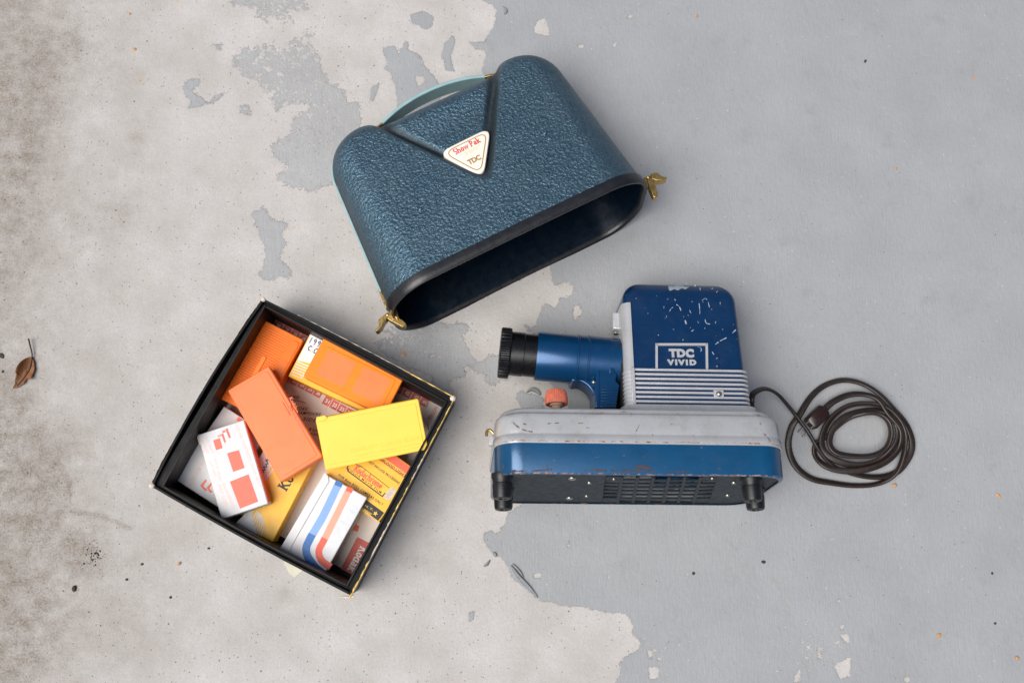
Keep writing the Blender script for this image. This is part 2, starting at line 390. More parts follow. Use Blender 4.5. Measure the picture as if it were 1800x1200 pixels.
def slab_text(mb, fr, s, pa, pb, hgt, z, wt=.13, zs=0.):
    a = fr.U(*pa, zs)[:2]; b = fr.U(*pb, zs)[:2]; L = np.linalg.norm(b-a); d = (b-a)/L; u = np.array([-d[1], d[0]])
    W = sum(SL[c][0] for c in s); kx = L/W; x = 0
    for c in s:
        adv, st, se = SL[c]; f = lambda p: a + d*(p[0]+x)*kx + u*p[1]*hgt
        for q in st: mb.ribbon([f(p) for p in q], wt*hgt*1.15, z)
        for (sx, sy, hw) in se:
            yy = sy - .045 if sy > .3 else sy + .045
            mb.ribbon([f((sx-hw, yy)), f((sx+hw, yy))], .11*hgt, z)
        x += adv
HW = {'1': [[(.3,.9),(.25,.05)]], '9': [[(.5,.65),(.35,.9),(.15,.7),(.3,.5),(.5,.65),(.45,.3),(.35,.02)]], 'C': [[(.6,.8),(.35,.95),(.1,.5),(.25,.08),(.6,.15)]],
      '.': [[(.2,.04),(.26,.10)]], 'Q': [[(.6,.8),(.3,.95),(.1,.5),(.3,.1),(.6,.2)]]}
def squiggle(n, seed, up=.9):
    r = random.Random(seed); out = []; x = 0
    while x < n:
        k = r.choice([3, 4, 5]); st = []
        for j in range(k): st.append((x + .75*j/(k-1) + r.uniform(-.08, .08), r.uniform(0, up)))
        out.append(cr(st, 3)); x += 1.0
    return out
def strokes(mb, fr, st, pa, pb, W, hgt, wd, z, zs=0.):
    a = fr.U(*pa, zs)[:2]; b = fr.U(*pb, zs)[:2]; d = (b-a)/W; u = norm([-d[1], d[0]])
    for q in st: mb.ribbon([a + d*p[0] + u*p[1]*hgt for p in q], wd, z)
def qpoly(fr, pts, zs=0.): return [fr.U(*p, zs)[:2] for p in pts]

# ------------------------------------------------------------ floor
def P3(s, sx, ox, oy): return [(float(x)/sx+ox, float(y)/sx+oy) for x, y in (t.split(',') for t in s.split())]
polys = []
polys.append((4.0, [(812,-400),(812,-5),(850,2),(868,8),(873,20),(866,50),(854,68),(852,74),(822,74),(835,84),(850,88),(856,97),(847,125),(900,200),(1040,380),(985,440)] +
   P3('1180,-5 1225,25 1235,90 1260,150 1340,130 1385,170 1375,220 1320,240 1290,240 1260,310 1190,270 1160,330 1140,410 1100,440 1060,400 1045,425 1080,455 1180,500 1200,700 1230,800 1240,830 1310,860 1340,950', 3.75, 640, 460) +
   [(1000,720),(985,800),(960,870)] + P3('640,100 535,135 480,195 475,235 425,300 380,280 340,310 345,345 380,400 430,430 480,470 510,560 560,600 640,670 700,705 780,725 830,735 900,735 980,750 1060,768 1130,780 1150,768 1215,800 1250,850 1245,880 1240,905 1290,935 1290,990 1220,1030 1160,1080 1165,1150 1130,1200', 3.4286, 750, 850) + [(1078,1700),(3500,1700),(3500,-400)]))
polys.append((9, P3('480,380 560,430 620,400 715,440 650,470 680,560 710,620 760,670 820,610 890,610 960,640 960,770 890,790 810,820 800,760 720,690 660,690 650,750 570,760 560,820 600,850 560,860 430,780 480,770 380,720 300,700 230,650 170,620 90,590 80,540 190,510 200,470 130,450 200,440 300,440 400,380 400,300 480,300', 3.75, 640, 460)))
polys.append((5, P3('1020,840 1080,870 1140,870 1180,910 1195,960 1040,960 1005,900', 3.75, 640, 460)))
for am, sx, ox, oy, s in [
 (12, 3, 300, 0, '330,-20 700,-20 720,50 640,60 650,120 560,110 500,115 450,90 470,40 330,20'),
 (12, 3, 300, 0, '330,300 380,260 470,260 450,320 500,290 490,240 540,240 560,280 640,220 700,170 750,140 740,260 790,290 800,370 830,440 910,480 930,550 985,540 1010,600 1000,700 960,760 900,800 880,940 830,980 720,1000 620,970 540,950 600,900 620,880 540,820 550,750 640,700 660,620 740,570 650,520 620,560 550,590 540,540 560,480 490,480 470,400 400,420 350,360'),
 (6, 3, 300, 0, '70,430 150,415 150,450 110,470 160,520 200,540 240,500 310,480 250,530 170,560 90,575 100,530 70,500'),
 (5, 3, 300, 0, '1120,260 1180,240 1200,290 1240,220 1260,270 1310,290 1350,360 1400,420 1420,460 1430,600 1200,660 1200,590 1190,480 1160,380 1120,370 1140,320'),
 (3, 3, 300, 0, '1260,80 1340,60 1385,90 1380,140 1340,160 1270,120'),
 (3, 3, 300, 0, '1440,230 1490,190 1500,230 1470,300 1500,380 1450,370 1430,300'),
 (3, 3, 300, 0, '1060,460 1100,440 1070,540 1050,530'), (3, 3, 300, 0, '915,330 925,400 945,440 925,400'),
 (8, 3, 400, 330, '140,130 190,100 230,170 320,190 280,250 310,300 270,370 330,440 320,470 190,485 165,460 200,390 180,270 140,200'),
 (3, 3.4286, 750, 850, '250,770 285,770 285,830 255,830'), (8, 3, 300, 0, '370,560 420,560 420,600 370,590'), (8, 3, 300, 0, '220,240 280,235 270,270 230,265')]:
    polys.append((am, P3(s, sx, ox, oy)))
holes = [(3, P3(s, sx, ox, oy)) for sx, ox, oy, s in [
 (3, 850, 0, '265,170 280,110 320,100 355,190 310,185'), (3, 850, 0, '760,80 790,80 785,100 760,98'), (3, 850, 0, '490,240 525,232 530,255 500,260'), (3, 850, 0, '685,220 700,222 695,250 685,245'),
 (3, 300, 0, '1290,400 1330,400 1345,440 1300,460'), (3.75, 640, 460, '1380,290 1420,280 1435,330 1400,395 1380,370'), (3.75, 640, 460, '425,600 470,600 470,640 435,640'),
 (3.4286, 750, 850, '645,540 685,535 685,570 650,575'), (3.4286, 750, 850, '845,345 865,340 865,380 850,385'), (3.4286, 750, 850, '1330,1100 1400,1100 1400,1180 1350,1180'), (3.4286, 750, 850, '1330,1000 1360,1000 1360,1050 1335,1050'),
 (3.4286, 1275, 850, '555,980 585,980 580,1055 555,1050'), (3.4286, 1275, 850, '655,1095 720,1050 760,1040 750,1160 690,1170'), (3.4286, 1275, 850, '410,1160 455,1110 455,1190 415,1200'), (3.4286, 1275, 850, '690,910 745,910 745,950 720,945'),
 (3.4286, 1275, 850, '1070,1155 1110,1165 1110,1195 1080,1190'), (3.4286, 1275, 850, '680,695 700,690 695,720 680,715'), (3.4286, 1275, 850, '685,855 710,850 710,880 690,880')]]
def seg_dist(P, poly):                                   # signed distance, positive inside
    x, y = P[:, 0], P[:, 1]; dmin = np.full(len(P), 1e9); ins = np.zeros(len(P), bool); n = len(poly)
    for i in range(n):
        a = poly[i]; b = poly[(i+1) % n]; ex, ey = b[0]-a[0], b[1]-a[1]; wx, wy = x-a[0], y-a[1]
        t = np.clip((wx*ex+wy*ey)/(ex*ex+ey*ey+1e-9), 0, 1); dmin = np.minimum(dmin, (wx-ex*t)**2+(wy-ey*t)**2)
        if a[1] != b[1]:
            c = ((a[1] > y) != (b[1] > y)) & (x < (b[0]-a[0])*(y-a[1])/(b[1]-a[1])+a[0]); ins ^= c
    return np.where(ins, 1, -1)*np.sqrt(dmin)
def blob(P, cx, cy, rx, ry, rot=0.):
    a = math.radians(rot); dx = P[:, 0]-cx; dy = P[:, 1]-cy; u = dx*math.cos(a)+dy*math.sin(a); v = -dx*math.sin(a)+dy*math.cos(a)
    return np.exp(-((u/rx)**2+(v/ry)**2))
def make_floor():
    xs = np.concatenate([[-12000,-5000,-2600,-1800,-1400], np.arange(-1120, 1121, 4.), [1400,1800,2600,5000,12000]])
    ys = np.concatenate([[-12000,-5000,-2600,-1600,-1100], np.arange(-740, 761, 4.), [1100,1600,2600,5000,12000]])
    X, Y = np.meshgrid(xs, ys); P = np.stack([X.ravel(), Y.ravel()], 1)
    # polygons were read off the photograph: bring them to the ground plane first
    tw = lambda pl: [tuple(G(px, py)[:2]) for px, py in pl]
    sd = np.full(len(P), -1e3); amp = np.full(len(P), 3.)
    for am, pl in polys:
        d = seg_dist(P, tw(pl)); k = d > sd; sd = np.where(k, d, sd); amp = np.where(k, am, amp)
    for am, pl in holes:
        d = -seg_dist(P, tw(pl)); k = d < sd; sd = np.where(k, d, sd); amp = np.where(k, 4.2, amp)
    Q = np.array([P[:, 0]+900, 600-P[:, 1]]).T            # ground units close to photo pixels
    dirt_shade = .62*np.clip((400-Q[:, 0])/480, 0, 1)**1.3 + .07  # left side: real dirt plus the dim edge falloff painted into the colour
    dirt_shade += .14*np.clip((120-Q[:, 0])/130, 0, 1)
    for (px, py, rx, ry, w, rot) in [(60,150,70,160,.25,0),(120,90,90,50,.2,20),(40,330,50,200,.3,0),(160,390,60,30,.2,0),(215,370,20,25,.3,0),(240,243,18,10,.3,0),(60,860,40,52,.5,0),(65,845,28,18,.6,10),(145,970,36,36,.75,20),(60,1130,60,70,.35,0),(120,1000,160,150,.22,0),(230,1100,90,80,.2,0),(30,860,90,110,.35,0),(10,1100,60,120,.4,0),(420,560,30,50,.12,0),(300,960,60,30,.12,0),(20,700,50,90,.3,0),(110,780,80,40,.25,0),(0,1000,40,160,.3,0),(500,1045,16,14,.5,0),(150,70,40,30,.15,0),(560,560,60,26,.32,28),(640,610,50,16,.25,28),(780,860,26,60,.22,25),(700,800,30,90,.18,25),(1700,890,14,10,.5,0),(730,990,20,14,.3,0),(680,640,50,20,.2,28),(440,870,60,10,.1,30)]:  # stains; the streaks along the box walls are painted contact shade
        c = G(px, py); dirt_shade += w*blob(P, c[0], c[1], rx, ry, -rot)
    c = G(75, 872); rr = np.hypot((P[:, 0]-c[0])/44, (P[:, 1]-c[1])/56); dirt_shade += .5*np.exp(-((rr-1)/.10)**2)
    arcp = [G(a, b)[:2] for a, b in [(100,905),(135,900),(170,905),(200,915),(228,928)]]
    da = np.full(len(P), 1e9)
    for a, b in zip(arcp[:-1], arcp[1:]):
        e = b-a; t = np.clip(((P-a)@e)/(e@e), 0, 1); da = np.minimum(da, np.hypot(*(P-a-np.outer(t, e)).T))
    dirt_shade += .55*np.exp(-(da/5)**2)
    chips = .16+np.zeros(len(P))
    for (px, py, rx, ry, w) in [(1440,1140,120,90,.85),(1150,1150,60,80,.8),(1240,1130,60,60,.3),(980,70,130,80,.6),(700,600,130,90,1.0),(1000,560,80,60,.4),(480,170,240,240,1.0),(540,40,120,60,.8),(1080,180,80,90,.15),(1300,880,60,40,.3)]:
        c = G(px, py); chips += w*blob(P, c[0], c[1], rx, ry)
    nx, ny = len(xs), len(ys); i = np.arange((nx-1)*(ny-1)); r, q = i//(nx-1), i % (nx-1); a = r*nx+q
    me = bpy.data.meshes.new('floor'); V = np.zeros((len(P), 3)); V[:, :2] = P*S
    me.from_pydata(V.tolist(), [], np.stack([a, a+1, a+nx+1, a+nx], 1).tolist()); me.update()
    for nm, arr in (('paint', sd), ('rag', amp), ('dirt_shade', np.clip(dirt_shade, 0, 1)), ('chips', chips)):
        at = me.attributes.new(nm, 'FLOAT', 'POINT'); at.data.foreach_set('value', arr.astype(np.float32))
    me.materials.append(M['ground']); o = bpy.data.objects.new('floor', me); col.objects.link(o); o['kind'] = 'structure'
make_floor()

# ------------------------------------------------------------ carrying case
AL = math.radians(7.5); T0 = 100.; hC = 2*T0*math.cos(AL)
p1, p2 = G(700, 520, hC), G(1128, 312, hC); phi = math.atan2(p2[1]-p1[1], p2[0]-p1[0])
RC = Rz(phi) @ Rx(-AL); fc = Fr(RC, G(910, 406, hC) - RC @ np.array([-3, 0, T0]) + np.array([0, 0, .8]))
LC = 321.
def case_ring(v, shrink=0., n=30, dip=True):
    W = 237 - v*22/LC - shrink; T = T0 - v*math.tan(AL) - shrink; Rw, Rt = 66., 34.; L = LC - shrink
    if v > L-Rw: q = (v-(L-Rw))/Rw; W -= Rw*(1-math.sqrt(max(0, 1-min(1, q)**2.1)))
    if v > L-Rt: q = (v-(L-Rt))/Rt; T -= Rt*(1-math.sqrt(max(0, 1-min(1, q)**2.1)))
    return W, T
def ss(a, b, x): t = max(0, min(1, (x-a)/(b-a))); return t*t*(3-2*t)
def case_pt(x, v, z, T, shrink):
    ax = math.sqrt(x*x+14*14)
    dv = (.56*(v-86) - ax)/1.15; k = ss(-2, 16, dv)
    z2 = z*(1+.05*(1-(x/240)**2)) if T > 1 else z
    zn = abs(z)/max(T, 1)
    k *= 1-.5*ss(235, 312, v)
    z2 -= math.copysign((15*k + 4.5*ss(3, 11, dv)*(1-ss(14, 26, dv)))*ss(.35, .9, zn), z)
    kk = ss(-12, 30, (.56*(318-88)-ax)/1.15)
    v2 = v - 13*kk*ss(.55, 1., v/LC)*ss(0, 1, v/LC)
    if v < 20: z2 = z*(1+.05*(1-(x/240)**2))
    return (x, v2, z2)
def sect(W, T, r, nl=150, nc=16):
    r = min(r, T*.98, W*.98); o = []
    for sx, sy, a0 in ((1,1,0),(-1,1,90),(-1,-1,180),(1,-1,270)):
        for k in range(nc+1):
            a = math.radians(a0+90*k/nc); o.append((sx*(W-r)+r*math.cos(a), sy*(T-r)+r*math.sin(a)))
        if a0 in (0, 180):
            x0 = sx*(W-r)
            for k in range(1, nl): o.append((x0*(1-2*k/nl), sy*T))
    return o
def case_shell(shrink, nv):
    vs = [LC*i/nv for i in range(nv)] if False else list(np.linspace(0, LC-44, nv)) + [LC-44+44*math.sin(math.pi/2*k/16) for k in range(1, 17)]
    rings = []
    for v in vs:
        v = min(v, LC-shrink) if shrink else v
        W, T = case_ring(v, shrink); r = .74*T
        rings.append([case_pt(x, v, z, T, shrink) for x, z in sect(W, T, r)])
    W, T = case_ring(LC-shrink if shrink else LC, shrink)
    for k in (.66, .33, .02):
        rings.append([case_pt(x*(1-(1-k)*.06), LC-shrink, z, T*k, shrink) for x, z in sect(W-(1-k)*T, T*k, .8*T*k)])
    return [[(x, y, z) for x, y, z in r] for r in rings]
case = thing('projector_case', fc, 'hammered blue metal carrying case lying on its side, dark opening towards the projector', 'carrying case')
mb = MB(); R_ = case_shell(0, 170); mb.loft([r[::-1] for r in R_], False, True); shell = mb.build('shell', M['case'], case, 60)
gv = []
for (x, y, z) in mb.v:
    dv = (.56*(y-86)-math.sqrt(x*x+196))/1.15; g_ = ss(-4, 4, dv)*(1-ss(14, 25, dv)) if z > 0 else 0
    W_, T_ = case_ring(max(0, min(y, LC-40)), 0); g_ = max(g_, 1.*(1-ss(.25, .80, abs(z)/T_)))  # flanks: dim reflected surroundings painted into the colour as dark grey
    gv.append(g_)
at = shell.data.attributes.new('groove_flank_shade', 'FLOAT', 'POINT'); at.data.foreach_set('value', np.array(gv, dtype=np.float32))
mb = MB(); R_ = case_shell(5, 30); mb.loft(R_, False, True); mb.build('inner_shell', M['liner'], case, 60)
# rubber rim: rounded profile swept round the opening
prof = [(5.5,2),(4.5,-7),(1,-13),(-3.5,-14.5),(-8,-11),(-9,-3),(-7,8),(-6,9.5)]
prof = [(-6,8),(-8,2),(-7,-6),(-3,-9.5),(2,-9.5),(5,-6),(5.8,0),(4.5,9)]
rg = []
for off, dy in prof:
    rg.append([(x, -dy*0-0 + (dy*-1)*-1 if False else dy, z*(1+.05*(1-(x/240)**2))) for x, z in sect(237+off*.6, T0+off*.62, .74*T0+off*.5, 40, 14)])
mb = MB(); n = len(rg[0]); allr = rg + [rg[0]]; mb.loft(allr, False, False); mb.build('rubber_rim', M['rubber'], case, 60)
for (px, py) in [(732,352),(739,370),(958,234),(966,245)]:
    mb = MB()
    c = fc.U(px, py, 84); W, T = case_ring(c[1], 0); zz = T*(1+.05*(1-(c[0]/240)**2))
    mb.revolve([(-2,4.5),(0,4.2),(1.6,3),(2.4,.4)], (c[0], c[1], zz), (0,0,1), 12)
    mb.build('rivet', M['case'], case, 60)
# handle: band over the closed end
def band(path, hw, th):                                   # path in local xy, band width along z
    L = []; P = [np.array(p) for p in path]
    for i, p in enumerate(P):
        t = norm(P[min(i+1, len(P)-1)]-P[max(i-1, 0)]); nn = np.array([-t[1], t[0]])
        hwi = hw(i/(len(P)-1)) if callable(hw) else hw
        a = p+nn*th/2; b = p-nn*th/2
        q = []
        for (pp, zz) in ((a,hwi),(a,-hwi),(b,-hwi),(b,hwi)): q.append((pp[0], pp[1], zz))
        L.append(q)
    return L
hp = [(-107+214*i/40, 321 + 21*(1-((-107+214*i/40)/107)**2)) for i in range(41)]
mb = MB(); mb.loft(band(hp, lambda t: 17-4*abs(2*t-1)**4, 6)); hd = mb.build('handle', M['strap'], case, 40, 1.5)
for sx in (-1, 1):
    mb = MB(); mb.loft(band([(sx*100, 322),(sx*112, 319),(sx*126, 313.5),(sx*140, 310)], 15, 4)); mb.build('handle_bracket', M['brass'], case, 40, .8)
for sx in (-1, 1):
    pp = [];
    for v in np.linspace(14, 300, 40):
        W, T = case_ring(v, 0); pp.append((sx*(W+2.2), v))
    mb = MB(); mb.loft(band(pp[4:], 13, 3.4)); mb.build('side_strap', M['strap'], case, 40, .8)
    mb = MB(); mb.loft(band([(sx*(q[0]*sx+.6), q[1]) for q in pp[:6]], 10, 4)); mb.build('strap_bracket', M['brass'], case, 40, .8)
# badge
bz = 72.5
def slope(mb):
    mb.v = [(x, y, z-.135*(y-165)) for x, y, z in mb.v]; return mb
def on_badge(px, py): return fc.U(px, py, bz+5)[:2]
tri = [on_badge(768, 267), on_badge(863, 220), on_badge(850, 317)]
mb = MB(); o1 = rpoly(tri, 24, 8); cen = np.mean(o1, 0)
mb.loft([[(p[0], p[1], bz-6) for p in o1], [(p[0], p[1], bz+3) for p in o1], [(*(cen+(p-cen)*.975), bz+4.6) for p in o1], [(*(cen+(p-cen)*.93), bz+5) for p in o1]][::1])
slope(mb); badge = mb.build('badge', M['cream'], case, 40)
mb = MB(); mb.ribbon([cen+(p-cen)*.80 for p in o1], 1.7, bz+5.15, True); slope(mb).build('badge_border', M['gold'], badge, 0)
mb = MB(); slab_text(mb, fc, 'Show Pak', (800,272), (846,248.5), 11.5, bz+5.2, .14, bz+5); slope(mb).build('lettering', M['redprint'], badge, 0)
mb = MB(); text(mb, fc, '"300"', (811,277), (846,259), 7, bz+5.2, .01, 0, 1.1, 0, bz+5); slope(mb).build('lettering', M['palegold'], badge, 0)
mb = MB(); text(mb, fc, 'TDC', (825,291), (847,280), 9.5, bz+5.2, .045, 0, .9, 0, bz+5); slope(mb).build('lettering', M['gold'], badge, 0)
# latches at both ends of the opening (extruded profiles standing in local x-y, width along z)
def latch(fr, zc, plate, link, lever, hw=9):
    o = []
    for nm, pl, w in (('latch_plate', plate, hw+2), ('latch_link', link, hw-1), ('latch_lever', lever, hw)):
        mb = MB(); mb.prism([fr.U(px, py, zc+w)[:2] for px, py in pl], zc-w, zc+w); q = mb.build(nm, M['brass'], case, 40, .9); o.append(q)
    return o
la = latch(fc, 6, [(692,541),(696,540),(701,558),(698,561),(688,549)],
      [(682,549),(686,550),(709,563),(713,567),(712,573),(708,575),(684,562),(677,556),(678,550)],
      [(677,552),(681,556),(680,560),(675,566),(671,574),(665,581),(660,582),(659,579),(664,575),(666,571),(665,561),(668,558)])
mb = MB(); c = fc.U(681, 553, 15); mb.revolve([(-1,2.4),(1.6,2.2),(2.4,.6)], (c[0], c[1], 14.4), (0,0,1), 12); mb.build('rivet', M['brass'], la[1], 50)
lb = latch(fc, 6, [(1132,311),(1136,311),(1140,328),(1135,332),(1131,330)],
      [(1137,310),(1141,308),(1146,313),(1149,317),(1157,340),(1156,345),(1151,347),(1148,345),(1139,322)],
      [(1144,305),(1153,303),(1157,304),(1162,309),(1172,311),(1173,313),(1167,316),(1156,317),(1147,315)])
mb = MB(); c = fc.U(1139.5, 311.5, 15); mb.revolve([(-1,2.4),(1.6,2.2),(2.4,.6)], (c[0], c[1], 14.4), (0,0,1), 12); mb.build('rivet', M['brass'], lb[1], 50)

# ------------------------------------------------------------ slide projector (lying on its side)
BE = math.radians(10); DP = 115.; hP = 2*DP*math.cos(BE)
p1, p2 = G(895, 831, hP), G(1345, 836, hP); ph = math.atan2(p2[1]-p1[1], p2[0]-p1[0])
RP = Rz(ph) @ Rx(-BE); fp = Fr(RP, G(1118, 834, hP) - RP @ np.array([0, 0, DP]) + np.array([0, 0, 1.]))
proj = thing('slide_projector', fp, 'blue and silver slide projector lying on its side beside its coiled cord', 'projector')
A0 = 12.; AK = 11.5   # centre of the base and how much shorter it is than the section lengths below
def base_ring(b, A, C, r=42, cx=A0): return [(x+cx, b, z) for x, z in rrect(A-AK, C, r, 10)]
def lr(sec, r=42, cx=A0): return [base_ring(b, A, C, r, cx) for b, A, C in sec]
mb = MB(); mb.loft(lr([(0,229,110),(.6,233,113.5),(3,235,115),(49.5,235,115)]), False, False); mb.build('lower_housing', M['blue'], proj, 40)
mb = MB(); mb.loft(lr([(47,235.5,115.5),(47.4,237,117),(50,237.4,117.4),(59,237,117),(61,235.4,115.4),(62.6,235.2,115.2),(64,235.4,115.4),(78,235,114.8),(87,234.4,114.4),(92,233,113.8),(94.6,231,112.6),(95.6,229,111),(96,227.2,108.6),(97,227,108),(101.5,226,107.2),(104.6,223.5,105.5),(105.8,214,102),(106.2,205,96)]), False, True)
uph = mb.build('upper_housing', M['silver'], proj, 50)
# underside plate with the ventilation grille (real holes)
def onb(px, py, y=0.):                                          # a point of the photograph on a plane y = const
    r = fp.R.T @ ray(px, py); c = fp.R.T @ (CC - fp.o); t = (y-c[1])/r[1]; q = c+t*r; return q[0], q[2]
GY0, GY1 = 836.5, 881.5
lean = lambda x: .22+(x-1145)*.0009
def gpt(x, y): return onb(x-lean(x)*(y-858), y, 3.)
xa = [1066+27.2*k for k in range(8)]; ya = [GY0+(GY1-GY0)*k/7 for k in range(8)]
cs_ = [gpt(xa[0]-4, GY0), gpt(xa[-1]-3, GY0), gpt(xa[-1]-3, GY1), gpt(xa[0]-4, GY1)]
gx0 = min(c[0] for c in cs_); gx1 = max(c[0] for c in cs_); gz1 = max(c[1] for c in cs_); gz0 = min(c[1] for c in cs_)
ol = [(x+A0, z) for x, z in rrect(230-AK, 111, 38, 10)]
def plate_piece(mb, x0, x1, z0=-200, z1=200):
    # part of the rounded plate outline between x0 and x1
    xs = sorted(set([x0, x1] + [p[0] for p in ol if x0 < p[0] < x1]))
    def top(x):
        best = 111
        for i in range(len(ol)):
            a, b = ol[i], ol[(i+1) % len(ol)]
            if a[1] > 0 and b[1] > 0 and min(a[0], b[0]) - 1e-6 <= x <= max(a[0], b[0]) + 1e-6 and a[0] != b[0]:
                best = a[1] + (b[1]-a[1])*(x-a[0])/(b[0]-a[0])
        return best
    up = [(x, min(top(x), z1)) for x in xs]; lo = [(x, max(-top(x), z0)) for x in xs]
    poly = lo + up[::-1]
    v = [(x, 2.0, z) for x, z in poly] + [(x, 5.0, z) for x, z in poly]; n = len(poly)
    mb.add(v, [tuple(range(n)), tuple(range(n, 2*n))[::-1]] + [(i, n+i, n+(i+1) % n, (i+1) % n) for i in range(n)])
xl, xr = A0-229.9+AK, A0+229.9-AK
mb = MB(); plate_piece(mb, xl, gx0); plate_piece(mb, gx1, xr); plate_piece(mb, gx0, gx1, gz1, 200); plate_piece(mb, gx0, gx1, -200, gz0)
plt = mb.build('base_plate', M['plate'], proj, 30)
def slatprism(p, y0, y1, name, par=None):
    o = MB(); v = [(q[0], y0, q[1]) for q in p]+[(q[0], y1, q[1]) for q in p]; n = len(p)
    o.add(v, [tuple(range(n)), tuple(range(n, 2*n))[::-1]]+[(i, n+i, n+(i+1) % n, (i+1) % n) for i in range(n)])
    return o.build(name, M['plate'], par or plt, 30, .5)
slatprism([(gx0, gz0), cs_[3], cs_[0], (gx0, gz1)], 2.0, 5.0, 'grille_side'); slatprism([cs_[2], (gx1, gz0), (gx1, gz1), cs_[1]], 2.0, 5.0, 'grille_side')
for k in range(1, 7):
    x = xa[k]-3.5; slatprism([gpt(x-3, GY1), gpt(x+3, GY1), gpt(x+3, GY0), gpt(x-3, GY0)], .8, 4.4, 'grille_bar')
for k in range(1, 7):
    y = ya[k]; slatprism([gpt(xa[0]-4, y+1.1), gpt(xa[-1]-3, y+1.1), gpt(xa[-1]-3, y-1.1), gpt(xa[0]-4, y-1.1)], 1.4, 4.0, 'grille_slat')
for q in ([(xa[0]-4, ya[0]), (xa[1]-4, ya[0]), (xa[1]-4, ya[1]), (xa[0]-4, ya[1])], [(xa[6]-4, ya[0]), (xa[7]-3, ya[0]), (xa[7]-3, ya[1]), (xa[6]-4, ya[1])], [(xa[0]-4, ya[6]), (xa[1]-4, ya[6]), (xa[1]-4, ya[7]), (xa[0]-4, ya[7])], [(xa[6]-4, ya[6]), (xa[7]-3, ya[6]), (xa[7]-3, ya[7]), (xa[6]-4, ya[7])]):
    slatprism([gpt(*q[3]), gpt(*q[2]), gpt(*q[1]), gpt(*q[0])], 1.8, 4.2, 'grille_corner')
mb = MB(); mb.box(A0-205, A0+205, 46, 50, -95, 95); mb.build('chassis', M['dark'], proj, 0)
mb = MB(); mb.revolve([(0,40),(24,40),(28,34),(28,8)], (96, 44, -30), (0,-1,0), 32); mb.build('fan_housing', M['mid'], proj, 40)
mb = MB(); mb.revolve([(0,9),(34,9),(36,7)], (96, 44, -30), (0,-1,0), 20); mb.build('fan_hub', M['steel'], proj, 40)
for px, py, c_, r in [(1006,842.5,0,6.0),(1036,850,0,3.6),(1001,877,0,6.0),(1031,873,0,3.2),(1290,850,0,3.8),(1279,872,0,3.6),(1252,842,0,2.6),(1079,843,0,2.6)]:
    x, z = onb(px, py); mb = MB(); mb.revolve([(-2,r),(.8,r),(2.2,r*.75),(2.7,r*.2)], (x, 1.8, z), (0,-1,0), 14); mb.build('screw', M['steel'], plt, 50)
for px, py in [(886,846),(885,878),(1341,848),(1327,878)]:
    r = fp.R.T @ ray(px, py); c = fp.R.T @ (CC - fp.o); t = (-16-c[1])/r[1]; q = c+t*r
    x, z = q[0], q[2]; z = max(-84, min(84, z))
    mb = MB(); mb.revolve([(-6,17),(0,17),(3,15.5),(9,14.5),(10,15.5),(28,14.6),(31.5,13.4),(32.5,11),(32.5,6),(29,5.6),(29,0.3)], (x, 0, z), (0,-1,0), 28); f = mb.build('rubber_foot', M['foot'], proj, 40)
    mb = MB(); mb.revolve([(27,5),(30.6,4.6),(31.2,.4)], (x, 0, z), (0,-1,0), 12); mb.build('foot_screw', M['steel'], f, 40)
    print('foot', x, z)
# wire hook on the front end
mb = MB(); q = [fp.U(px, py, 20) for px, py in [(866,755),(860,747),(857,751),(857,757)]]
mb.tube(cr([(-209,84,20),(-216,92,20),(-221,90,20),(-222,82,20)], 5), 2.4, 8); mb.build('catch_hook', M['brass'], proj, 50)
mb = MB(); mb.box(-217.5, -211, 66, 80, 12, 28); mb.build('catch_plate', M['silver2'], proj, 30, 1)

# lamp house
HX0, HX1 = 2., 198.; HCX = (HX0+HX1)/2; HH = (HX1-HX0)/2
def hring(b, ins=0., insr=0., C=None):
    t = (b-120)/225; C = (64-8*t) if C is None else C
    tt = max(0, t-.25)
    return [(x+HCX-3*tt, b, z) for x, z in rrect(HH-ins-insr-4*tt, C-ins, 12-min(ins*.3, 4), 10)]
pb_ = fp.U(1200, 710.5, 70)[1]
mb = MB(); mb.loft([[(x+HCX+2, b, z) for x, z in rrect(hx, c, 26, 10)] for b, hx, c in [(104,122,88),(108,120,84),(112,115,78),(117,111.5,73),(pb_-1,110,71.5),(pb_,108,69)]], False, True); mb.build('pedestal', M['silver'], proj, 50)
TB = 347.5
rings = [hring(121), hring(200), hring(280), hring(310)]
for k in range(1, 10):
    a = math.pi/2*k/9; rings.append(hring(310+(TB-310)*math.sin(a), 26*(1-math.cos(a)), 10*(1-math.cos(a))))
rings.append(hring(TB+1.2, 40)); rings.append(hring(TB+1.8, 54))
mb = MB(); mb.loft([r for r in rings], True, True); lh = mb.build('lamp_house', M['navy'], proj, 50)
def hpath(side, off, xs, b):                              # half outline of the lamp house, side -1 = lens end, +1 = rear end
    t = (b-120)/225; C = 64-8*t; r = 12; P = [(xs, C+off)]
    ex = HX0 if side < 0 else HX1
    for s_, a0 in ((1, 0), (-1, 1)):
        for k in range(9):
            a = math.radians(90*k/8)
            if s_ > 0: P.append((ex-side*r+side*(r+off)*math.sin(a), C-r+(r+off)*math.cos(a)))
            else: P.append((ex-side*r+side*(r+off)*math.cos(a), -(C-r)-(r+off)*math.sin(a)))
    P.append((xs, -C-off)); return P
def strip(side, xs, b0, b1, off0, off1, nb=2, topround=0):
    rings = []
    mb = MB(); bs = np.linspace(b0, b1, nb)
    for b in bs:
        o = hpath(side, off1, xs, b); i = hpath(side, off0, xs, b)
        rings.append([(x, b, z) for x, z in o] + [(x, b, z) for x, z in i[::-1]])
    mb.loft(rings); return mb
b_top = fp.U(1098, 531, 60)[1]; b_bot = 122.5; xs = fp.U(1111, 600, 60)[0]
print('btop', b_top, xs)
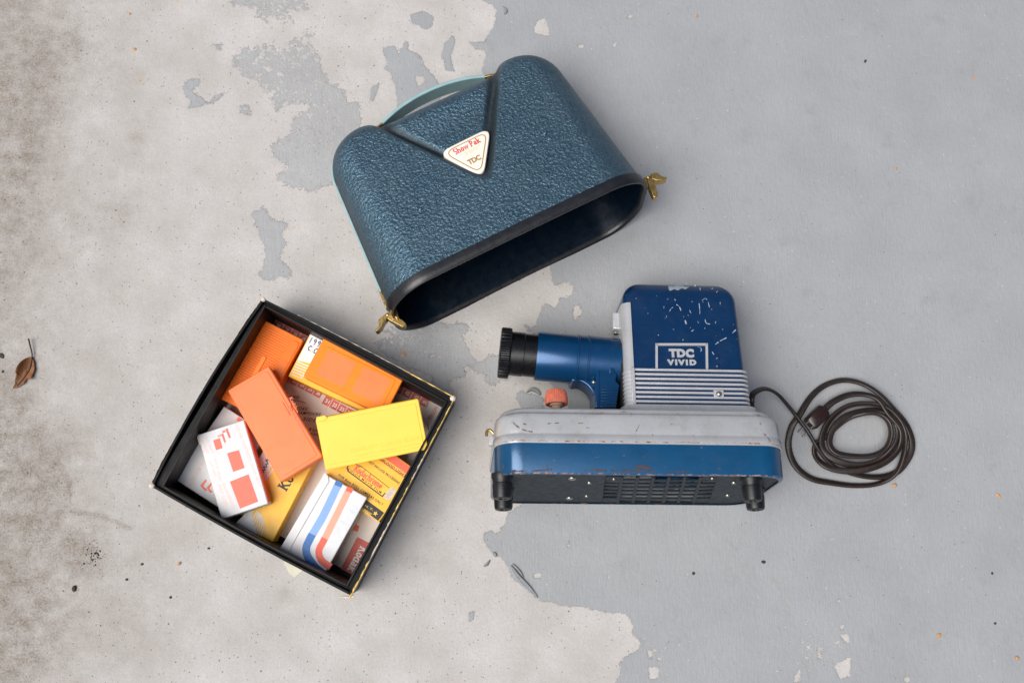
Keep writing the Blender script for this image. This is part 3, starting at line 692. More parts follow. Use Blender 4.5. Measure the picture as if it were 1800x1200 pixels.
fs = strip(-1, xs, b_bot, b_top, -3, 2.6, 6).build('front_cover', M['silver'], proj, 40, 1.2)
for k in range(9):
    b = fp.U(1100, 652+k*7.2, 62)[1]
    if b > b_bot: strip(-1, xs-3, b-1.7, b+1.7, 2, 3.9).build('cover_rib', M['silver2'], fs, 40, .9)
# trim rails
xr0 = fp.U(1113, 680, 64)[0]
ys = np.linspace(650.5, 706.5, 8)
for k, y in enumerate(ys):
    b = fp.U(1200, y, 64)[1]; strip(1, xr0, b-1.75, b+1.75, -1, 4.2).build('trim_rail', M['silver2'], proj, 40, .6)
b0, b1 = fp.U(1200, 708.5, 64)[1], fp.U(1200, 648.5, 64)[1]
mb = MB(); mb.box(xr0-3, xr0+3, b0, b1, 55, 68.5); mb.build('trim_end', M['silver2'], proj, 30, .8)
c = fp.U(1264, 692, 68)
mb = MB(); mb.box(c[0]-8, c[0]+8, c[1]-7, c[1]+7, 58, 67.6); mb.build('rivet_plate', M['silver2'], proj, 30, .8)
mb = MB(); mb.revolve([(-1,5),(1,4.8),(3,3.2),(3.8,.4)], (c[0], c[1], 67.5), (0,0,1), 16); mb.build('rivet', M['steel'], proj, 60)
for px, py in [(1261,629),(1261,643)]:
    c = fp.U(px, py, 61); mb = MB(); mb.revolve([(-2,4.2),(1,4),(2.4,2.6),(3,.4)], (c[0], c[1], 61.5), (0,0,1), 14); mb.build('rivet', M['navy'], lh, 60)
# name frame and raised name
zf = 61.6
fo = [fp.U(px, py, zf)[:2] for px, py in [(1154,650),(1154,605.5),(1242,605.5),(1242.5,650)]]
mb = MB()
for a, b in zip(fo[:-1], fo[1:]):
    d = norm(b-a); nn = np.array([-d[1], d[0]])*1.9; a2, b2 = a-d*1.9, b+d*1.9
    mb.prism([a2+nn, b2+nn, b2-nn, a2-nn], zf-4, zf+1.8)
mb.build('name_frame', M['silver2'], lh, 30)
mb = MB(); text(mb, fp, 'TDC', (1176,627), (1220,627.5), 13, zf+.2, .065, 0, 1.1, 1.6, zf); mb.build('raised_lettering', M['silver2'], lh, 30)
mb = MB(); text(mb, fp, 'VIVID', (1173,641), (1224,641.5), 8.6, zf+.2, .065, 0, 1.35, 1.6, zf); mb.build('raised_lettering', M['silver2'], lh, 30)
# wear on the lamp house
mb = MB()
def hz(b): return (64-8*(b-120)/225)+.35
rr = random.Random(3)
def scratch(pts, w):
    q = [fp.U(px, py, 58) for px, py in pts]; P = cr([(p[0], p[1]) for p in q], 4)
    for i in range(len(P)-1):
        if rr.random() < .12: continue
        a, b = P[i], P[i+1]; d = norm(b-a); nn = np.array([-d[1], d[0]])*w*rr.uniform(.25, .6)
        za, zb = hz(a[1]), hz(b[1])
        mb.add([(a[0]-nn[0],a[1]-nn[1],za),(b[0]-nn[0],b[1]-nn[1],zb),(b[0]+nn[0],b[1]+nn[1],zb),(a[0]+nn[0],a[1]+nn[1],za)], [(0,1,2,3)])
for pts, w in [([(1189,535),(1194,539),(1197,546)],1.6),([(1177,547),(1180,542),(1183,540)],1.1),([(1229,533),(1230,545),(1230,552)],1.3),([(1204,563),(1206,570)],2.0),([(1215,583),(1219,580)],1.6),([(1257,606),(1265,600),(1279,593)],1.5),([(1287,586),(1293,580)],1.6),([(1245,531),(1247,540)],1.8),([(1239,560),(1241,568),(1248,570)],1.4),([(1212,545),(1215,552)],1.2),([(1262,511),(1259,514)],1.5),([(1251,507),(1254,506)],1.5),([(1185,525),(1188,528)],1.2),([(1231,505),(1231,510)],1.3),([(1234,528),(1240,524),(1243,527)],1.0),([(1266,531),(1266,535)],1.2),([(1258,565),(1257,569)],1.0),([(1167,538),(1167,542)],1.0),([(1216,528),(1217,531)],1),([(1222,500),(1222,503)],2),([(1226,610),(1232,613),(1231,620)],1.4),([(1251,619),(1254,624)],1.6),([(1156,589),(1158,590)],1.4),([(1171,555),(1172,558)],1),([(1226,565),(1228,568)],1.4)]:
    scratch(pts, w)
for _ in range(14):
    px = rr.gauss(1225, 32); py = rr.gauss(550, 30)
    if 1120 < px < 1285 and 512 < py < 600: scratch([(px, py), (px+rr.uniform(-2, 2), py+rr.uniform(.8, 3))], rr.uniform(.5, 1.3))
mb.build('scratches', M['wear'], lh, 0)
c = fp.U(1192, 506, 50)
# bare patch lying along the rounded top edge
mb = MB(); P = [(1176,503),(1180,501),(1184,500.5),(1200,501),(1210,504),(1208,506.5),(1196,507.5),(1184,508.5),(1176,507.5)]
dg = bpy.context.evaluated_depsgraph_get()
bpy.context.view_layer.update()
q = []
lm = lh.data
from mathutils.bvhtree import BVHTree
bvh = BVHTree.FromPolygons([v.co for v in lm.vertices], [tuple(p.vertices) for p in lm.polygons])
def hit_h(px, py, lift=.4):
    o = Vector((fp.R.T @ (CC - fp.o))*S); d = Vector(fp.R.T @ ray(px, py)).normalized(); h = bvh.ray_cast(o, d)
    return None if h[0] is None else np.array(h[0])/S + np.array(h[1])*(lift if h[1].dot(d) < 0 else -lift)
g = []
for i in range(25):
    for j in range(7):
        u, v = i/24, j/6; top_ = 501.5+1.5*u+1.5*math.sin(u*9); bo = 510-4*u*u+1.2*math.sin(u*17)+(-3 if u < .04 else 0)
        h_ = None
        for e_ in range(8):
            h_ = hit_h(1175+36*u, top_+(bo-top_)*v+.7*e_, .35)
            if h_ is not None: break
        g.append(h_)
if all(x is not None for x in g):
    mb.add(g, [(i*7+j, i*7+j+1, (i+1)*7+j+1, (i+1)*7+j) for i in range(24) for j in range(6)]); mb.build('bare_patch', M['wear'], lh, 60)
else: print('PATCH missed', [k for k, x in enumerate(g) if x is None])
def marks(name, par, pls, z, mat, seed=1, jit=.6):
    r_ = random.Random(seed); o = MB()
    for pts, w in pls:
        P = cr([tuple(fp.U(*p, z)[:2]) for p in pts], 6)
        for i in range(len(P)-1):
            if r_.random() < .18: continue
            a, b = P[i], P[i+1]; d = norm(b-a); nn = np.array([-d[1], d[0]])*w*r_.uniform(.15, .6)
            o.add([(a[0]-nn[0],a[1]-nn[1],z),(b[0]-nn[0],b[1]-nn[1],z),(b[0]+nn[0],b[1]+nn[1],z),(a[0]+nn[0],a[1]+nn[1],z)], [(0,1,2,3)])
    return o.build(name, mat, par, 0, kind='stuff')
sc_ = [([(900,741),(905,746),(915,753),(930,758),(936,758)],1.7), ([(919,744),(924,746)],1.5), ([(963,744.5),(968,743.5)],1.6), ([(975,743.5),(982,743)],1.4), ([(1016,743.5),(1024,743.5)],1.3), ([(1030,751),(1036,752)],1.2), ([(1107,724),(1110,728),(1108,731)],1.2), ([(1118,758),(1122,750),(1124,746)],.8), ([(1146,752),(1147,762),(1148,772)],.8), ([(1118,757),(1116,762)],.7), ([(1178,745),(1182,745)],.8),
       ([(1078,769),(1090,769.5),(1105,770),(1120,769)],1.8), ([(1112,768),(1124,771),(1136,771)],1.8), ([(1145,769),(1147,770)],2), ([(1152,770),(1158,770)],1.6), ([(1034,726),(1046,727),(1060,726)],1.2), ([(1090,723),(1100,723.5)],1.4), ([(1338,770),(1345,774),(1352,778)],1.4), ([(1330,728),(1337,730)],1.3), ([(1336,742),(1337,748)],1.2), ([(890,730),(898,727)],1.3), ([(1342,762),(1349,768),(1354,776)],1.5), ([(1060,770),(1064,770)],1.2), ([(920,770),(930,769)],1.0), ([(960,769),(990,768.5)],.9)]
marks('scratch_marks', uph, sc_, 115.9, simple('dark_scratches', (.13,.055,.045), .7, 0, .3, 4), 2)
rs_ = [([(1118,823),(1124,819),(1134,820),(1142,823)],5.5), ([(1130,802),(1134,803)],3), ([(1027,826),(1050,826),(1070,827),(1100,827),(1130,827),(1160,828)],2.6), ([(912,798),(916,798)],1.6), ([(893,826),(905,828),(925,827)],3.0), ([(884,815),(885,822)],3), ([(935,827),(955,826),(972,824)],2.0), ([(960,817),(964,823)],1.6), ([(1170,828),(1210,829)],1.6), ([(1240,829),(1243,829)],2)]
marks('rust_marks', proj, rs_, 115.45, simple('rust_primer', (.09,.042,.032), .8, 0, .4, 4), 4)
# white latch on the lens end of the lamp house
q = fp.U(1081, 565, 40)
q = fp.U(1082, 565, 24); mb = MB(); q[0] = HX0-7; mb.box(q[0]-5, q[0]+14, fp.U(1081, 577, 24)[1], fp.U(1081, 549, 24)[1], 6, 24); mb.build('cover_latch', M['silver2'], proj, 30, 1.2)
mb = MB(); bb = fp.U(1081, 581, 24)[1]; mb.box(q[0]-3, q[0]+6, bb-3, bb+5, 9, 21); mb.build('latch_spring', M['steel'], proj, 30, .8)

# lens
l0 = fp.U(884, 622, 0); l1 = fp.U(1086, 641, 0); la0 = np.array([l1[0], l1[1], 6.]); lax = norm(np.array([l0[0], l0[1], 6.])-la0); LL = np.linalg.norm(l0[:2]-l1[:2])
print('lens', l0, l1, LL)
kx = LL/(1086-884)
D = lambda px: (1086-px)*kx
mb = MB(); mb.revolve([(0,42),(D(1032),42),(D(1031),43),(D(1029),43),(D(1028),41.5),(D(1014),41.5),(D(1013),42.6),(D(1011),42.6),(D(1010),41),(D(944),41),(D(941.5),40.2),(D(941.5),36)], la0, lax, 64, True, False); mb.build('lens_barrel', M['mid'], proj, 30)
mb = MB(); mb.revolve([(D(948),36),(D(920),36),(D(919),37),(D(895),37),(D(895),30)], la0, lax, 64, False, False); mb.build('focus_tube', M['black'], proj, 30)
mb = MB(); mb.revolve([(D(897),38),(D(896.5),41),(D(894),42.5),(D(880),42.5),(D(878),41),(D(877.5),36),(D(884),32),(D(884),31)], la0, lax, 144, False, False, lambda i, d: (1.0 if i % 4 < 2 else .955)); mb.build('knurled_ring', M['black'], proj, 25)
mb = MB(); mb.revolve([(D(885),31.5),(D(884),31),(D(881),24),(D(879),12),(D(878.5),.5)], la0, lax, 48, False, True); mb.build('lens_glass', simple('coated_lens_glass', (.01,.012,.02), .03, 0, .05), proj, 60)
# lens carrier
x0 = fp.U(1047, 600, 34)[0]; x1 = -1.
yb = 110.; yt = fp.U(1060, 598, 34)[1]
mb = MB(); car = qpoly(fp, [(1049,640),(1055,628),(1063,622),(1071,620),(1071,601),(1084,601),(1085,660),(1082,668),(1090,676),(1083,716),(1046,716),(1046,690)], 38)
mb.prism(car, -30, 38); mb.build('lens_carrier', M['mid'], proj, 30, 2, 3)
mb = MB(); mb.prism(qpoly(fp, [(1073,603),(1083,603),(1080,655),(1071,655)], 42), 30, 42); mb.build('carrier_slide', M['mid'], proj, 30, 1)
for k in range(7):
    mb = MB(); y = 682+k*5; mb.prism(qpoly(fp, [(1057,y),(1087-k*.6,y),(1087-k*.6,y+2.8),(1057,y+2.8)], 40), 36, 40.2); mb.build('carrier_rib', M['mid'], proj, 30, .6)
fl = cr([(1000,640),(1005,668),(1020,670),(1033,678),(1042,692),(1046,716)], 5)
mb = MB(); mb.prism(qpoly(fp, [tuple(p) for p in fl]+[(1052,716),(1052,640)], 18), -26, 18); mb.build('carrier_flare', M['mid'], proj, 30, 5, 4)
mb = MB(); q = [fp.U(*p, 39) for p in [(1052,715),(1052,680),(1053,655),(1055,640),(1058,630),(1062,626)]]; mb.tube(cr([(a[0],a[1],38.2) for a in q], 4), lambda t: 1.6*(1-.6*t), 8); mb.build('carrier_edge', M['mid'], proj, 60)
mb = MB(); q = fp.U(1043, 671, 24); mb.revolve([(-4,3),(2,3),(3,1.6)], (q[0], q[1], 24), (-.5,0,.8), 12); mb.build('set_screw', M['steel'], proj, 40)
mb = MB(); mb.box(-4, 3, 113, 235, -45, 46); mb.build('lens_aperture_plate', M['dark'], proj, 20)
# tilt knob
kc = fp.U(978, 712, 40); mb = MB()
mb.revolve([(0,8),(8,8)], (kc[0], kc[1]-8, 40), (0,1,0), 20); mb.revolve([(6,11),(11,11)], (kc[0], kc[1]-8, 40), (0,1,0), 20); stm = mb.build('knob_stem', M['stem'], proj, 40)
kb = fp.U(978, 711, 40)[1]; kt = fp.U(978, 685.5, 40)[1]; h = kt-kb
mb = MB(); mb.revolve([(0,13.5),(0,17.8),(2,18.4),(h*.45,18.6),(h*.8,17),(h*.93,15),(h,11),(h,.5)], (kc[0], kb, 40), (0,1,0), 96, False, True, lambda i, d: 1.0 if i % 3 else .96); mb.build('tilt_knob', M['knob'], proj, 25)
mb = MB(); q = fp.U(1331, 713.5, 60); mb.revolve([(-3,3),(2,3),(4,1)], (q[0], 106, 60), (0,1,0), 12); mb.build('case_screw', M['steel'], proj, 40)

# power cord: part of the projector
pts = [(1321,722,70),(1320,704,80),(1326,690,76),(1345,683,60),(1366,692,42),(1386,714,30),(1405,738,24),(1424,765,22),(1440,792,18),(1462,816,12),(1497,832,8),(1540,838,7),(1575,830,7),(1598,802,6),(1603,775,6),(1592,745,8),(1570,718,14),(1545,692,16),(1515,674,12),(1482,668,8),(1450,677,6),(1425,698,7),(1406,728,9),(1391,752,6),(1386,785,5),(1398,818,5),(1425,840,5),(1460,848,5),(1505,853,5),(1545,849,6),(1574,832,14),(1588,800,18),(1591,765,18),(1580,738,20),(1556,716,20),(1525,709,17),(1492,713,14),(1468,728,12),(1452,748,12),(1444,775,12),(1452,797,15),(1478,812,16),(1512,817,16),(1545,808,17),(1570,785,24),(1578,760,25),(1568,735,24),(1548,722,22),(1518,722,18),(1486,732,18),(1465,752,18),(1458,778,18),(1470,795,20),(1498,801,22),(1532,800,24),(1556,788,26),(1566,765,28),(1562,742,28),(1545,728,26),(1520,727,24),(1488,738,12),(1452,768,8),(1434,780,6),(1433,800,6),(1450,818,14),(1482,827,18),(1520,825,20),(1556,812,20),(1580,788,22),(1583,755,26),(1560,726,26),(1543,702,22),(1520,693,18),(1492,694,15),(1466,705,14),(1449,719,14)]
W3 = [G(a, b, c) for a, b, c in pts]; PI_ = np.linalg.inv(fp.R)
LP = [fp.R.T @ (w-fp.o) for w in W3]
path = cr(W3, 7)
def twin(path, r):
    fig = [(math.cos(a)*1.0+(.95 if math.cos(a) > 0 else -.95), math.sin(a)) for a in [math.radians(-78+26*k) for k in range(7)]] + \
          [(math.cos(a)-.95, math.sin(a)) for a in [math.radians(102+26*k) for k in range(7)]]
    return fig
wm = MB(); fig = twin(path, 1)
P = [np.array(p) for p in path]; rings = []
for i, p in enumerate(P):
    t = norm(P[min(i+1, len(P)-1)]-P[max(i-1, 0)]); sd = norm(np.cross(t, [0, 0, 1.])); nn = np.cross(sd, t)
    tw = 1.15*math.sin(i*.035)+.3; sd2 = sd*math.cos(tw)+nn*math.sin(tw); nn2 = -sd*math.sin(tw)+nn*math.cos(tw)
    rings.append([p+sd2*q[0]*2.95+nn2*q[1]*2.95 for q in fig])
wm.loft([[fp.R.T @ (v-fp.o) for v in r] for r in rings]); cord = wm.build('power_cord', M['cord'], proj, 70)
# plug and prongs
a = G(1449, 719, 16); b = G(1423, 746, 16); ax = norm(b-a); la_ = np.linalg.norm(b-a)
m2 = MB(); secs = []
sdv = norm(np.cross(ax, [0,0,1.])); nv = np.cross(sdv, ax)
for d, hx, hz_ in [(-3,5,5),(0,9,9),(4,12.5,11.5),(la_*.5,13,12),(la_-3,12.5,12),(la_,11,10.5)]:
    secs.append([fp.R.T @ (a+ax*d+sdv*x+nv*z-fp.o) for x, z in rrect(hx, hz_, 5, 4)])
m2.loft(secs); plug = m2.build('plug', M['bakelite'], proj, 40)
for sgn in (-1, 1):
    m3 = MB(); c = b+sdv*5.5*sgn; V = []
    for d in (-2, 24):
        for x, z in ((-1,-4),(1,-4),(1,4),(-1,4)): V.append(fp.R.T @ (c+ax*d+sdv*x+nv*z-fp.o))
    m3.add(V, [(3,2,1,0),(4,5,6,7),(0,1,5,4),(1,2,6,5),(2,3,7,6),(3,0,4,7)]); m3.build('prong', M['steel'], plug, 30, .4)

# ------------------------------------------------------------ black card box
rimc = [(462,524),(798,699),(616,1046),(264,854)]
RW = [G(px, py, 108) for px, py in rimc]
ex = norm((RW[1]-RW[0])+(RW[2]-RW[3])); ex[2] = 0; ex = norm(ex); ey = np.cross([0,0,1.], ex)
fb = Fr(np.array([ex, ey, [0,0,1.]]).T, [*np.mean(RW, 0)[:2], 0])
BX = (np.linalg.norm(RW[1]-RW[0])+np.linalg.norm(RW[2]-RW[3]))/4; BY = (np.linalg.norm(RW[0]-RW[3])+np.linalg.norm(RW[1]-RW[2]))/4
print('box', BX, BY)
box = thing('storage_box', fb, 'open square black card box with yellow covered edges holding slide boxes', 'box')
RL = [fb.U(px, py, 108)[:2] for px, py in rimc]           # TL TR BR BL
IN = [np.array([-BX+8, BY-9]), np.array([BX-9, BY-9]), np.array([BX-9, -BY+8]), np.array([-BX+14, -BY+8])]
def wall(a, b, th, z0, z1, bow, name, mat, inward, bevel=.6, wob=0., seed=0):
    r = random.Random(seed); d = norm(b-a); nn = np.array([-d[1], d[0]])
    if nn.dot(-(a+b)/2) < 0: nn = -nn                      # points into the box
    P = []; n = 24
    for i in range(n+1):
        t = i/n; P.append(a+(b-a)*t - nn*bow*4*t*(1-t))
    o = MB(); rings = []
    for i, p in enumerate(P):
        w1 = wob*r.uniform(-1, 1); zt = z1+wob*.7*r.uniform(-1, .6)
        rings.append([(*(p), z0), (*(p+nn*th), z0), (*(p+nn*th), zt), (*(p-nn*abs(w1)*.4), zt)])
    o.loft(rings); return o.build(name, mat, box, 40, bevel)
def ext(a, b, k): d = norm(b-a); return a-d*k, b+d*k
names = [(0,1,2,0.2),(1,2,0,.4),(2,3,2.5,.3),(3,0,8,1.0)]
for i, j, bow, wob in names:
    mat = M['card']
    a, b = RL[i], RL[j]
    if i in (0, 2): d = norm(b-a); a, b = a+d*4.2, b-d*4.2
    wall(a, b, 4, 0, 107, bow, 'outer_wall', mat, 1, .7, wob, i)
for i, j, bow in [(0,1,1),(1,2,0),(2,3,3),(3,0,1)]:
    a, b = IN[i], IN[j]; d = norm(b-a)
    if i in (0, 2): a, b = a+d*3.2, b-d*3.2
    wall(a, b, 3, 1.5, 105.5, bow, 'inner_wall', M['cardin'], 1, .5, .15, 10+i)
    # ledge closing the gap between the two walls
    o = MB(); dd = norm(RL[j]-RL[i]); nn = np.array([-dd[1], dd[0]]); nn = nn if nn.dot(-(RL[i]+RL[j])/2) > 0 else -nn
    a0, b0_ = RL[i]+nn*1.5, RL[j]+nn*1.5
    o.prism([a0, b0_, IN[j]+nn*1, IN[i]+nn*1], 90, 97+i*.5); o.build('ledge', M['card'], box, 0)
# worn edges: cream card showing along the rims
def worn(i, j, t0, t1, w, z, name, mat, bow, seed, inset=.2):
    r = random.Random(seed); a, b = RL[i], RL[j]; d = norm(b-a); nn = np.array([-d[1], d[0]]); nn = nn if nn.dot(-(a+b)/2) > 0 else -nn
    o = MB(); n = int(60*(t1-t0))+4; R2 = []
    for k in range(n+1):
        t = t0+(t1-t0)*k/n; p = a+(b-a)*t - nn*bow*4*t*(1-t) - nn*(1.2+inset); ww = w*r.uniform(.35, 1)
        R2.append([(*p, z-14), (*(p+nn*ww), z-14), (*(p+nn*ww), z+r.uniform(-.4, 1.2)), (*p, z+r.uniform(-.6, .8))])
    o.loft(R2); return o.build(name, mat, box, 0)
worn(1, 2, .0, .30, 1.9, 107.6, 'yellow_edge', M['cardy'], 0, 1)
worn(1, 2, .30, .42, 2.2, 107.6, 'worn_edge', M['rawcard'], 0, 2)
worn(1, 2, .42, .62, 2.0, 107.6, 'yellow_edge', M['cardy'], 0, 3)
worn(1, 2, .62, .84, 2.2, 107.7, 'worn_edge', M['rawcard'], 0, 4)
worn(1, 2, .84, 1.01, 2.6, 107.6, 'yellow_edge', M['cardy'], 0, 5)
worn(0, 1, .74, 1.0, 1.9, 107.8, 'yellow_edge', M['cardy'], 2, 6)
worn(0, 1, .18, .74, 1.1, 107.2, 'worn_edge', M['rawcard'], 2, 7)
worn(3, 0, .02, .2, 1.0, 107.2, 'worn_edge', M['rawcard'], 8, 8); worn(3, 0, .8, .99, 1.0, 107.2, 'worn_edge', M['rawcard'], 8, 9)
for k, s_ in ((0, 4), (3, 4.5), (1, 5)):
    o = MB(); c = RL[k]; 
    o.revolve([(96,s_*.9),(107,s_),(108.6,s_*.6),(109,.3)], (c[0]*.992, c[1]*.992, 0), (0,0,1), 7); o.build('worn_corner', M['rawcard'], box, 0)
o = MB(); o.prism([IN[0], IN[1], IN[2], IN[3]], 1, 2.4); o.build('box_floor', M['cardin'], box, 0)
o = MB(); c = RL[2]; q = [fb.U(px, py, 60) for px, py in [(622,1047),(612,1049),(603,1048),(596,1050)]]
o.tube([(p[0], p[1], p[2]) for p in q], lambda t: 2.6-1.4*t, 6); o.build('torn_card_strip', M['rawcard'], box, 40)
o = MB(); o.prism([G(*p)[:2] for p in [(498,985),(535,1000),(518,1014),(508,1006)]], .4, 1.2); tag(o.build('paper_scrap', simple('pale_yellow_paper', (.58,.55,.43), .7), None, 0), 'pale yellow paper corner poking out from under the black box', 'paper')

# index card lying in the box
def flatfr(h, pts):
    w = [G(*p, h) for p in pts]; x = norm((w[1]-w[0])+(w[2]-w[3])); x[2] = 0; x = norm(x); y = np.cross([0,0,1.], x)
    return Fr(np.array([x, y, [0,0,1.]]).T, [*np.mean(w, 0)[:2], h]), w
fi, _ = flatfr(4, [(474,554),(784,715),(623,1012),(313,847)])
ix = thing('index_card', fi, 'cream index sheet with red numbered cells on the bottom of the black box', 'paper sheet')
o = MB(); o.prism(qpoly(fi, [(476,555),(783,715),(623,1010),(316,848)]), -1.4, 0); sheet = o.build('sheet', M['paper'], ix, 0)
cells = MB(); nums = MB(); lines = MB()
def cellrow(p0, p1, n, wd, start, step=1):
    a = fi.U(*p0)[:2]; b = fi.U(*p1)[:2]; d = (b-a)/n; dn = norm(d); dv = np.array([-dn[1], dn[0]])
    for k in range(n):
        q = a+d*k; e = dn*1.3
        cells = MB(); cells.flat([q, q+d-e, q+d-e-dv*wd, q-dv*wd], .15); cells.build('red_cell', M['pinkred'], sheet, 0); nums = MB()
        V, Fc, w, H = glyphs(str(start+step*k), .03); c = q+d*.5-dv*wd*.5; L = wd*.42
        put(nums, V, Fc, w, c+dv*L*.5*1+dn*3 if False else c-dn*L*.6-dv*wd*.22, c+dn*L*.6-dv*wd*.22, wd*.44, .72, .3); nums.build('cell_number', M['whitep'], sheet, 0)
cellrow((486,562), (545,593), 4, 15, 1); cellrow((487,645), (570,688), 6, 14, 21); cellrow((573,695), (650,736), 6, 15, 31)
cellrow((697,672), (758,704), 4, 15, 41); cellrow((384,715), (420,735), 3, 14, 61)
o = MB(); o.flat(qpoly(fi, [(628,943),(654,956),(623,1012),(599,999)]), .15); o.build('red_label', M['pinkred'], sheet, 0)
o = MB(); slab_text(o, fi, 'Kodak', (634,958), (610,1001), 15, .35, .14); o.build('lettering', M['whitep'], sheet, 0)
o = MB(); text(o, fi, 'NOTES:', (765,713), (752,735), 6.5, .2, .02); o.build('lettering', M['pinkred'], sheet, 0)
o = MB(); o.flat(qpoly(fi, [(621,920),(632,924),(629,934),(618,930)]), .15); o.build('red_tag', M['redc'], sheet, 0)
for pa, pb in [((752,700),(738,722)),((756,703),(742,724)),((640,896),(622,927)),((646,900),(634,920)),((610,925),(586,970)),((615,928),(592,974)),((546,846),(521,905)),((552,834),(540,878)),((520,905),(512,921)),((530,838),(507,862)),((575,712),(569,741)),((500,668),(566,705)),((585,716),(660,756))]:
    lines.ribbon([fi.U(*pa)[:2], fi.U(*pb)[:2]], .8, .15)
lines.build('ruled_lines', M['pinktxt'], sheet, 0)
o = MB()
for s_, pa, pb, hh, sd_ in [('A N D', (508,699), (526,701), 5, 1), ('Y O R K', (521,719), (541,722), 5.5, 2), ('H A M P S H I R E', (521,727), (564,731), 5.5, 3), ('S I D E', (532,738), (556,742), 6, 4), ('5 U', (541,756), (558,759), 5, 5), ('K I N G', (545,765), (560,766), 5, 6), ('I', (752,742), (750,757), 3, 7), ('S U N', (703,796), (716,806), 6, 8)]:
    V, Fc, w, H = glyphs(s_.replace(' ', ''), .012, .35, 1.25); put(o, V, Fc, w, fi.U(*pa)[:2], fi.U(*pb)[:2], hh, .72, .3)
o.ribbon([fi.U(*p)[:2] for p in [(511,703),(524,704),(538,708)]], .9, .3)
o.build('handwriting', M['ink'], sheet, 0)

# ------------------------------------------------------------ slide boxes and cartons
def slab(corners, hs, thick):
    w = [G(px, py, h) for (px, py), h in zip(corners, hs)]
    x = norm((w[1]-w[0])+(w[2]-w[3])); y = (w[0]-w[3])+(w[1]-w[2]); z = norm(np.cross(x, y)); y = np.cross(z, x)
    Lx = (np.linalg.norm(w[1]-w[0])+np.linalg.norm(w[2]-w[3]))/4; Ly = (np.linalg.norm(w[0]-w[3])+np.linalg.norm(w[1]-w[2]))/4
    return Fr(np.array([x, y, z]).T, np.mean(w, 0)), Lx, Ly
def rbox(hx, hy, z0, z1, r=2, cx=0, cy=0):
    o = MB(); R2 = rrect(hx, hy, r, 3, cx, cy); o.loft([[(x, y, z0) for x, y in R2], [(x, y, z1) for x, y in R2]]); return o

# 1 ribbed orange box
f1, hx, hy = slab([(459,561),(531,597),(458,735),(386,698)], [57]*4, 46)
t = thing('slide_box', f1, 'deep orange slide box with a ribbed lid, in the top corner of the black box', 'slide box', 'plastic slide boxes')
rbox(hx, hy, -46, -16, 4).build('tray', M['orange'], t, 40, 1); rbox(hx+1.2, hy+1.2, -17, 0, 4).build('lid', M['orange'], t, 40, 1.6)
nrib = 31
o = MB()
for k in range(nrib):
    y = hy-8-(2*hy-14)*k/nrib
    if k % 1 == 0:
        a, b = -hx+4, hx*.52
        o.add([(a,y-1.5,-.2),(b,y-1.5,-.2),(b,y,.55),(a,y,.55),(b,y+1.5,-.2),(a,y+1.5,-.2)], [(0,1,2,3),(3,2,4,5),(0,3,5),(1,4,2)])
rb = o.build('lid_rib', M['orange'], t, 0); rb['kind'] = 'stuff'
rbox(hx*.19, hy-7, -.5, 1.2, 3, hx*.76, 0).build('smooth_strip', M['orange'], t, 40, .6)
rbox(3.6, hy*.30, -.5, 1.9, 3, -hx*.1, -hy*.02).build('lid_bar', M['orange2'], t, 40, .6)
# 2 yellow/white carton with handwritten date
f2, hx, hy = slab([(548,587),(690,652),(648,728),(504,659)], [50]*4, 46)
t = thing('film_carton', f2, 'yellow and white slide carton dated 199 in blue pen, under the orange box', 'carton', 'cardboard slide cartons')
ct = rbox(hx, hy, -44, 0, 1.5).build('carton', M['ykod'], t, 40, 1.4)
o = MB(); o.flat(qpoly(f2, [(549,588),(620,620),(600,655),(575,672),(560,682),(538,672),(516,640)]), .15) if False else None
o = MB(); x0 = -hx+1.5; o.flat([(x0, hy-1.5), (hx-6, hy-1.5), (hx-6, hy*.35), (x0+40, -hy*.05), (x0, -hy*.25)], .15); o.build('white_panel', M['whitep'], ct, 0)
o = MB()
for k in range(6):
    y = -hy*.25-2-k*4.6; o.ribbon([(x0, y), (x0+26-k*1, y+1.0), (x0+34-k*3.5, y+4.5)], 2.0-.15*k, .15)
o.build('white_stripes', M['whitep'], ct, 0)
o = MB(); st = [[(p[0]+x, p[1]) for p in q] for x, ch in ((0,'1'),(.65,'9'),(1.35,'9')) for q in HW[ch]]
strokes(o, f2, st, (541,602), (561,611), 2.0, 12, 1.5, .35)
st = [[(p[0]+x, p[1]) for p in q] for x, ch in ((0,'Q'),(.7,'.'),(1.0,'C')) for q in HW[ch]]
strokes(o, f2, st, (539,615), (556,623), 1.7, 10, 1.5, .35); o.build('handwriting', M['blueink'], ct, 0)
# 3 orange translucent box on top of it
f3, hx, hy = slab([(567.5,595),(709,662),(676,730),(536,661)], [82,80,82,86], 32)
t = thing('slide_box', f3, 'bright orange box with two slide shapes showing, against the upper right wall', 'slide box', 'plastic slide boxes')
rbox(hx, hy, -32, -14, 3).build('tray', M['orange2'], t, 40, 1); rbox(hx+1, hy+1, -13.6, 0, 3).build('lid', M['orange2'], t, 40, 1.8)
ld = rbox(hx-9, hy-9, -.5, .9, 4).build('raised_panel', M['orange2'], t, 40, .8)
for sx in (-1, 1):
    o = MB(); o.flat(rrect(25, 23, 4, 4, sx*hx*.44, -1), 1.05); o.build('slide_shape', M['orange3'], ld, 0)
